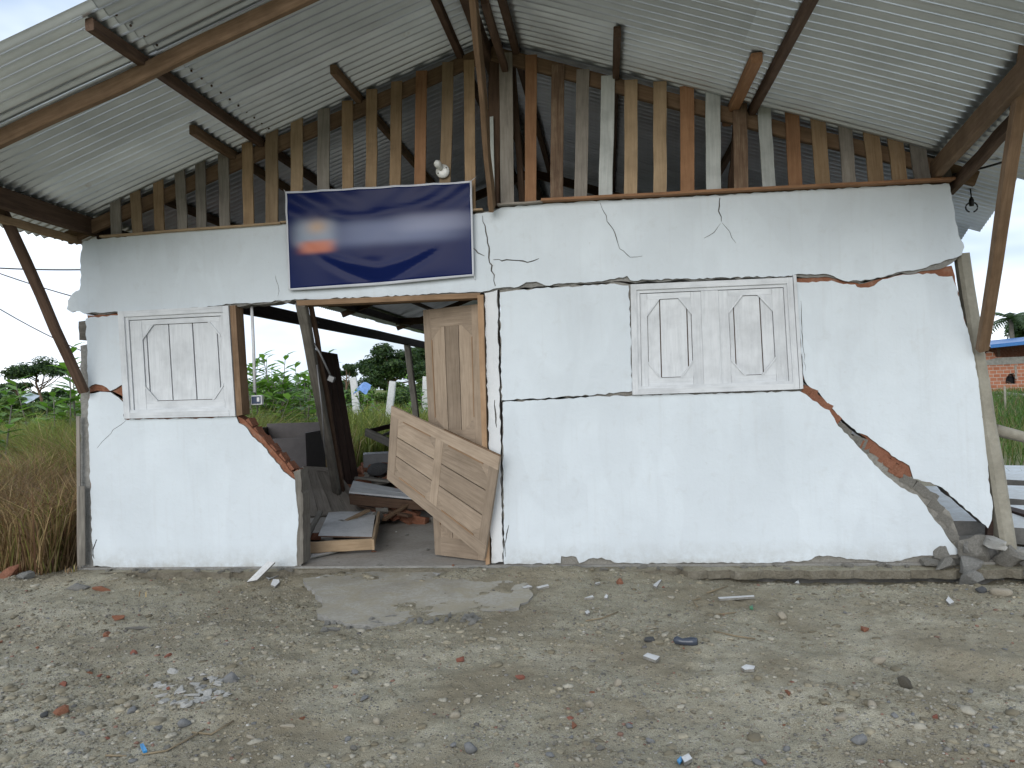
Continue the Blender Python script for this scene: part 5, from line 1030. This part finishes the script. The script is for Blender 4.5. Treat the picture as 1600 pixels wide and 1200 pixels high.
# palm behind the brick house
pr = gp(1584, 52); palm = empty('palm_tree', pr, 'palm with drooping fronds behind the brick house at the right', 'tree'); rr = np.random.default_rng(5)
tube('trunk', [pr, pr+Vector((.1, 0, 2.3)), pr+Vector((0, 0, 4.7))], .16, 'wood_weathered', palm, 8, True, [.2, .16, .14]); top = pr+Vector((0, 0, 4.7))
for k in range(16):
    a = k*2.4; L = rr.uniform(2.0, 2.7); V = []; F = []; sp = []; el = rr.uniform(.1, 1.0)
    for i in range(15):
        t = i/14; sp.append(Vector((math.cos(a)*L*t*math.cos(el*.7), math.sin(a)*L*t*math.cos(el*.7), L*t*math.sin(el)-1.25*t*t*L*.6)))
    for i in range(1, 15):
        dd = (sp[i]-sp[i-1]).normalized(); sd_ = dd.cross(Vector((0, 0, 1))).normalized(); ll = .62*math.sin(math.pi*min(1, .15+i/15))
        for s in (-1, 1):
            o = len(V); tip = sp[i]+sd_*s*ll*.8+dd*ll*.5-Vector((0, 0, ll*.35)); V += [sp[i]-dd*.09, sp[i]+dd*.09, tip]; F.append((o, o+1, o+2))
    for i in range(14): o = len(V); V += [sp[i], sp[i+1]+Vector((0, 0, .02)), sp[i+1]-Vector((0, 0, .02))]; F.append((o, o+1, o+2))
    nmesh('frond', np.array([tuple(v) for v in V]), np.array(F), 'leaf', palm, np.tile(np.array([[.05, .09, .035]])*rr.uniform(.7, 1.4), (len(V), 1)), matrix=Matrix.Translation(top))

# ================================================================== THINGS IN THE FIELD
for i, (u, v0, v1, du, d, w, lb) in enumerate([(556, 628, 590, -4, 26, .22, 'leftmost leaning white post in the field behind the house'), (608, 634, 596, 6, 24, .20, 'middle leaning white post in the field behind the house'), (664, 640, 588, 2, 25, .20, 'rightmost white post in the field beside the hanging door leaf')]):
    a = D(u-du, v1+ (v1-v0)*-1.9, d); a.z = float(ground_h(a.x, a.y))-.1; b = D(u+du, v1, d)
    tag(beam('leaning_post', a, b, w, w*.7, 'white_stone', None, up=(0, 1, 0), seg=4, wob=.02), lb, 'post', 'white posts in the field')
def tarp(name, u, v, d, w, h, mat, label, seed):
    p = D(u, v, d); V = []; Fc = []; n = 8
    for j in range(n+1):
        for i in range(n+1): s, t = i/n-.5, j/n-.5; V.append((p.x+w*s, p.y+.6*t, p.z+h*(t+.25*math.cos(s*5))+.12*float(fbm(s*5, t*5, seed, 3))))
    for j in range(n):
        for i in range(n): a = j*(n+1)+i; Fc.append((a, a+1, a+n+2, a+n+1))
    o = mesh(name, V, Fc, mat, smooth=False, origin=p); md = o.modifiers.new('thickness', 'SOLIDIFY'); md.thickness = .01; return tag(o, label, 'tarp', 'tarps in the field')
tarp('tarp', 566, 607, 24, .42, .26, 'tarp_blue', 'blue tarp heap between the white posts', 2); tarp('tarp', 34, 624, 20, .55, .22, 'pale_tarp', 'pale blue tarp in the grass at the left', 4)

# far brick house on the right with a person at the hole in its wall
bh = empty('brick_house', gp(1600, 45), 'unfinished brick house with blue metal roof beyond the right corner', 'house')
bo = D(1600, 600, 45); nvec = Vector((0, 1, 0)); BY = bo.y
def bpt(u, v, y=BY):
    d = ray(u, v); return CC+d*(y/d.y)
def bslab(name, px, holes, y0, y1, mat, parent):
    loops = [[bpt(u, v) for u, v in lp] for lp in [px, *holes]]; flat = [p for lp in loops for p in lp]; tr = geometry.tessellate_polygon([[Vector((p.x, p.z, 0)) for p in lp] for lp in loops]); n = len(flat)
    V = [(p.x, y0, p.z) for p in flat]+[(p.x, y1, p.z) for p in flat]; Fc = [tuple(t) for t in tr]+[tuple(i+n for i in reversed(t)) for t in tr]; o = 0
    for lp in loops:
        m = len(lp)
        for i in range(m): a = o+i; b = o+(i+1) % m; Fc.append((a, b, b+n, a+n))
        o += m
    return mesh(name, V, Fc, mat, parent)
wall_o = bslab('wall', [(1530, 562), (1546, 549), (1553, 551), (1556, 558), (1600, 559), (1700, 556), (1700, 632), (1530, 622)], [[(1571, 599), (1572, 590), (1577, 584), (1584, 583), (1588, 591), (1588, 600)]], BY, BY+.18, 'far_brick', bh)
bslab('tie_beam', [(1530, 566), (1558, 559), (1700, 552), (1700, 562), (1560, 570), (1530, 571)], [], BY-.04, BY-.005, 'concrete', bh)
bslab('pier', [(1585, 570), (1588, 570), (1589, 592), (1586, 592)], [], BY-.03, BY-.002, 'mortar', bh)
a, b = bpt(1530, 541), bpt(1720, 522); rf = [Vector((a.x, BY-1.3, a.z)), Vector((b.x, BY-1.3, b.z)), Vector((b.x, BY+5, b.z+.25)), Vector((a.x, BY+5, a.z+.25))]
plate('roof', rf, .07, 'blue_roof', bh); plate('fascia', [rf[0]+Vector((0, -.05, -.02)), rf[1]+Vector((0, -.05, -.02)), rf[1]+Vector((0, -.05, -.16)), rf[0]+Vector((0, -.05, -.16))], .04, 'blue_roof', bh)
for u in (1562, 1640): p = bpt(u, 560); beam('post', (p.x, BY+.1, p.z-.2), (p.x, BY+.1, bpt(u, 536).z), .12, .12, 'wood_dark', bh, up=(0, 1, 0))
boxm('back_wall', Vector((bo.x+1.5, BY+5, 1.3)), (10, .15, 3.0), 'brick_raw', bh); boxm('unseen_side_wall', Vector((bpt(1700, 600).x, BY+2.6, 1.2)), (.15, 4.6, 2.8), 'brick_raw', bh)
for i, (u, v) in enumerate([(1572, 617), (1590, 617), (1583, 621), (1600, 616)]): tag(tube('log', [D(u-26, v-3+i, 40-2*i), D(u+30, v+2+i, 38-2*i)], .09, 'post_log', None, 8), ['pale log at the foot of the brick house, left end', 'pale log at the foot of the brick house, right end', 'lower pale log in front of the brick house', 'pale log at the right picture edge before the brick house'][i], 'log', 'logs before the brick house')
tag(tube('fence_rail', [P(1556, 672, 6.6), P(1600, 683, 6.6), P(1680, 690, 6.7)], .045, 'post_log', None, 8, True, [.05, .045, .04]), 'round wooden rail reaching right from behind the leaning post', 'rail')
tag(tube('field_stake', [gp(1571, 24), gp(1571, 24)+Vector((0, 0, .9))], .03, 'post_log', None, 6), 'thin pale stake standing in the right grass', 'stake')
def person():
    p = bpt(1580, 600, BY+.55); base = Vector((p.x, BY+.55, p.z-1.05)); J = [((0, 0, 1.0), .15), ((0, 0, 1.22), .145), ((0, 0, 1.40), .15), ((0, -.02, 1.52), .065), ((0, -.04, 1.60), .085), ((.0, -.05, 1.70), .10), ((0, -.04, 1.77), .06),
         ((-.19, 0, 1.42), .065), ((-.30, -.10, 1.20), .05), ((-.18, -.34, 1.12), .04), ((.19, 0, 1.42), .065), ((.36, -.12, 1.22), .05), ((.44, -.36, 1.12), .04), ((-.11, 0, .92), .10), ((-.12, 0, .5), .075), ((-.12, 0, .06), .05), ((.11, 0, .92), .10), ((.12, 0, .5), .075), ((.12, 0, .06), .05)]
    E_ = [(0, 1), (1, 2), (2, 3), (3, 4), (4, 5), (5, 6), (2, 7), (7, 8), (8, 9), (2, 10), (10, 11), (11, 12), (0, 13), (13, 14), (14, 15), (0, 16), (16, 17), (17, 18)]
    me = bpy.data.meshes.new('person'); me.from_pydata([j[0] for j in J], E_, []); me.materials.append(MATS['skin']); o = link(bpy.data.objects.new('person', me), Matrix.Translation(base)); me.update()
    o.modifiers.new('skin', 'SKIN'); sk = me.skin_vertices[0].data if me.skin_vertices else None
    if sk is None:
        bm = bmesh.new(); bm.from_mesh(me); bm.verts.layers.skin.verify(); bm.to_mesh(me); bm.free(); sk = me.skin_vertices[0].data
    for i, j in enumerate(J): sk[i].radius = (j[1], j[1]); sk[i].use_root = (i == 0)
    s = o.modifiers.new('smooth', 'SUBSURF'); s.levels = s.render_levels = 2
    def shell(name, zs, mat):
        V = [(rx*math.cos(a), ry*math.sin(a)+oy, z) for (z, rx, ry, oy) in zs for a in np.linspace(0, 2*math.pi, 15)[:-1]]; Fc = [(i*14+k, i*14+(k+1) % 14, (i+1)*14+(k+1) % 14, (i+1)*14+k) for i in range(len(zs)-1) for k in range(14)]; Fc += [tuple(reversed(range(14))), tuple(range((len(zs)-1)*14, len(zs)*14))]
        return mesh(name, V, Fc, mat, o, Matrix.Translation(base), smooth=True)
    shell('shirt', [(.92, .19, .15, 0), (1.15, .20, .155, 0), (1.36, .245, .16, 0), (1.47, .20, .12, 0), (1.51, .09, .08, -.01)], 'dark_cloth'); shell('hair', [(1.66, .105, .09, .0), (1.74, .118, .115, -.02), (1.81, .085, .09, -.03), (1.845, .03, .03, -.03)], 'hair')
    for s_ in (-1, 1): tube('sleeve', [base+Vector((s_*.16, 0, 1.43)), base+Vector((s_*.24, -.03, 1.34)), base+Vector((s_*.31 if s_ < 0 else .37, -.11, 1.20))], .07, 'dark_cloth', o, 10, True, [.085, .08, .07]); tube('trouser_leg', [base+Vector((s_*.10, 0, .98)), base+Vector((s_*.12, 0, .5)), base+Vector((s_*.12, 0, .10))], .1, 'dark_cloth', o, 10, True, [.125, .095, .08])
    tag(o, 'person in dark clothes looking out through the hole in the brick wall', 'person')
person()
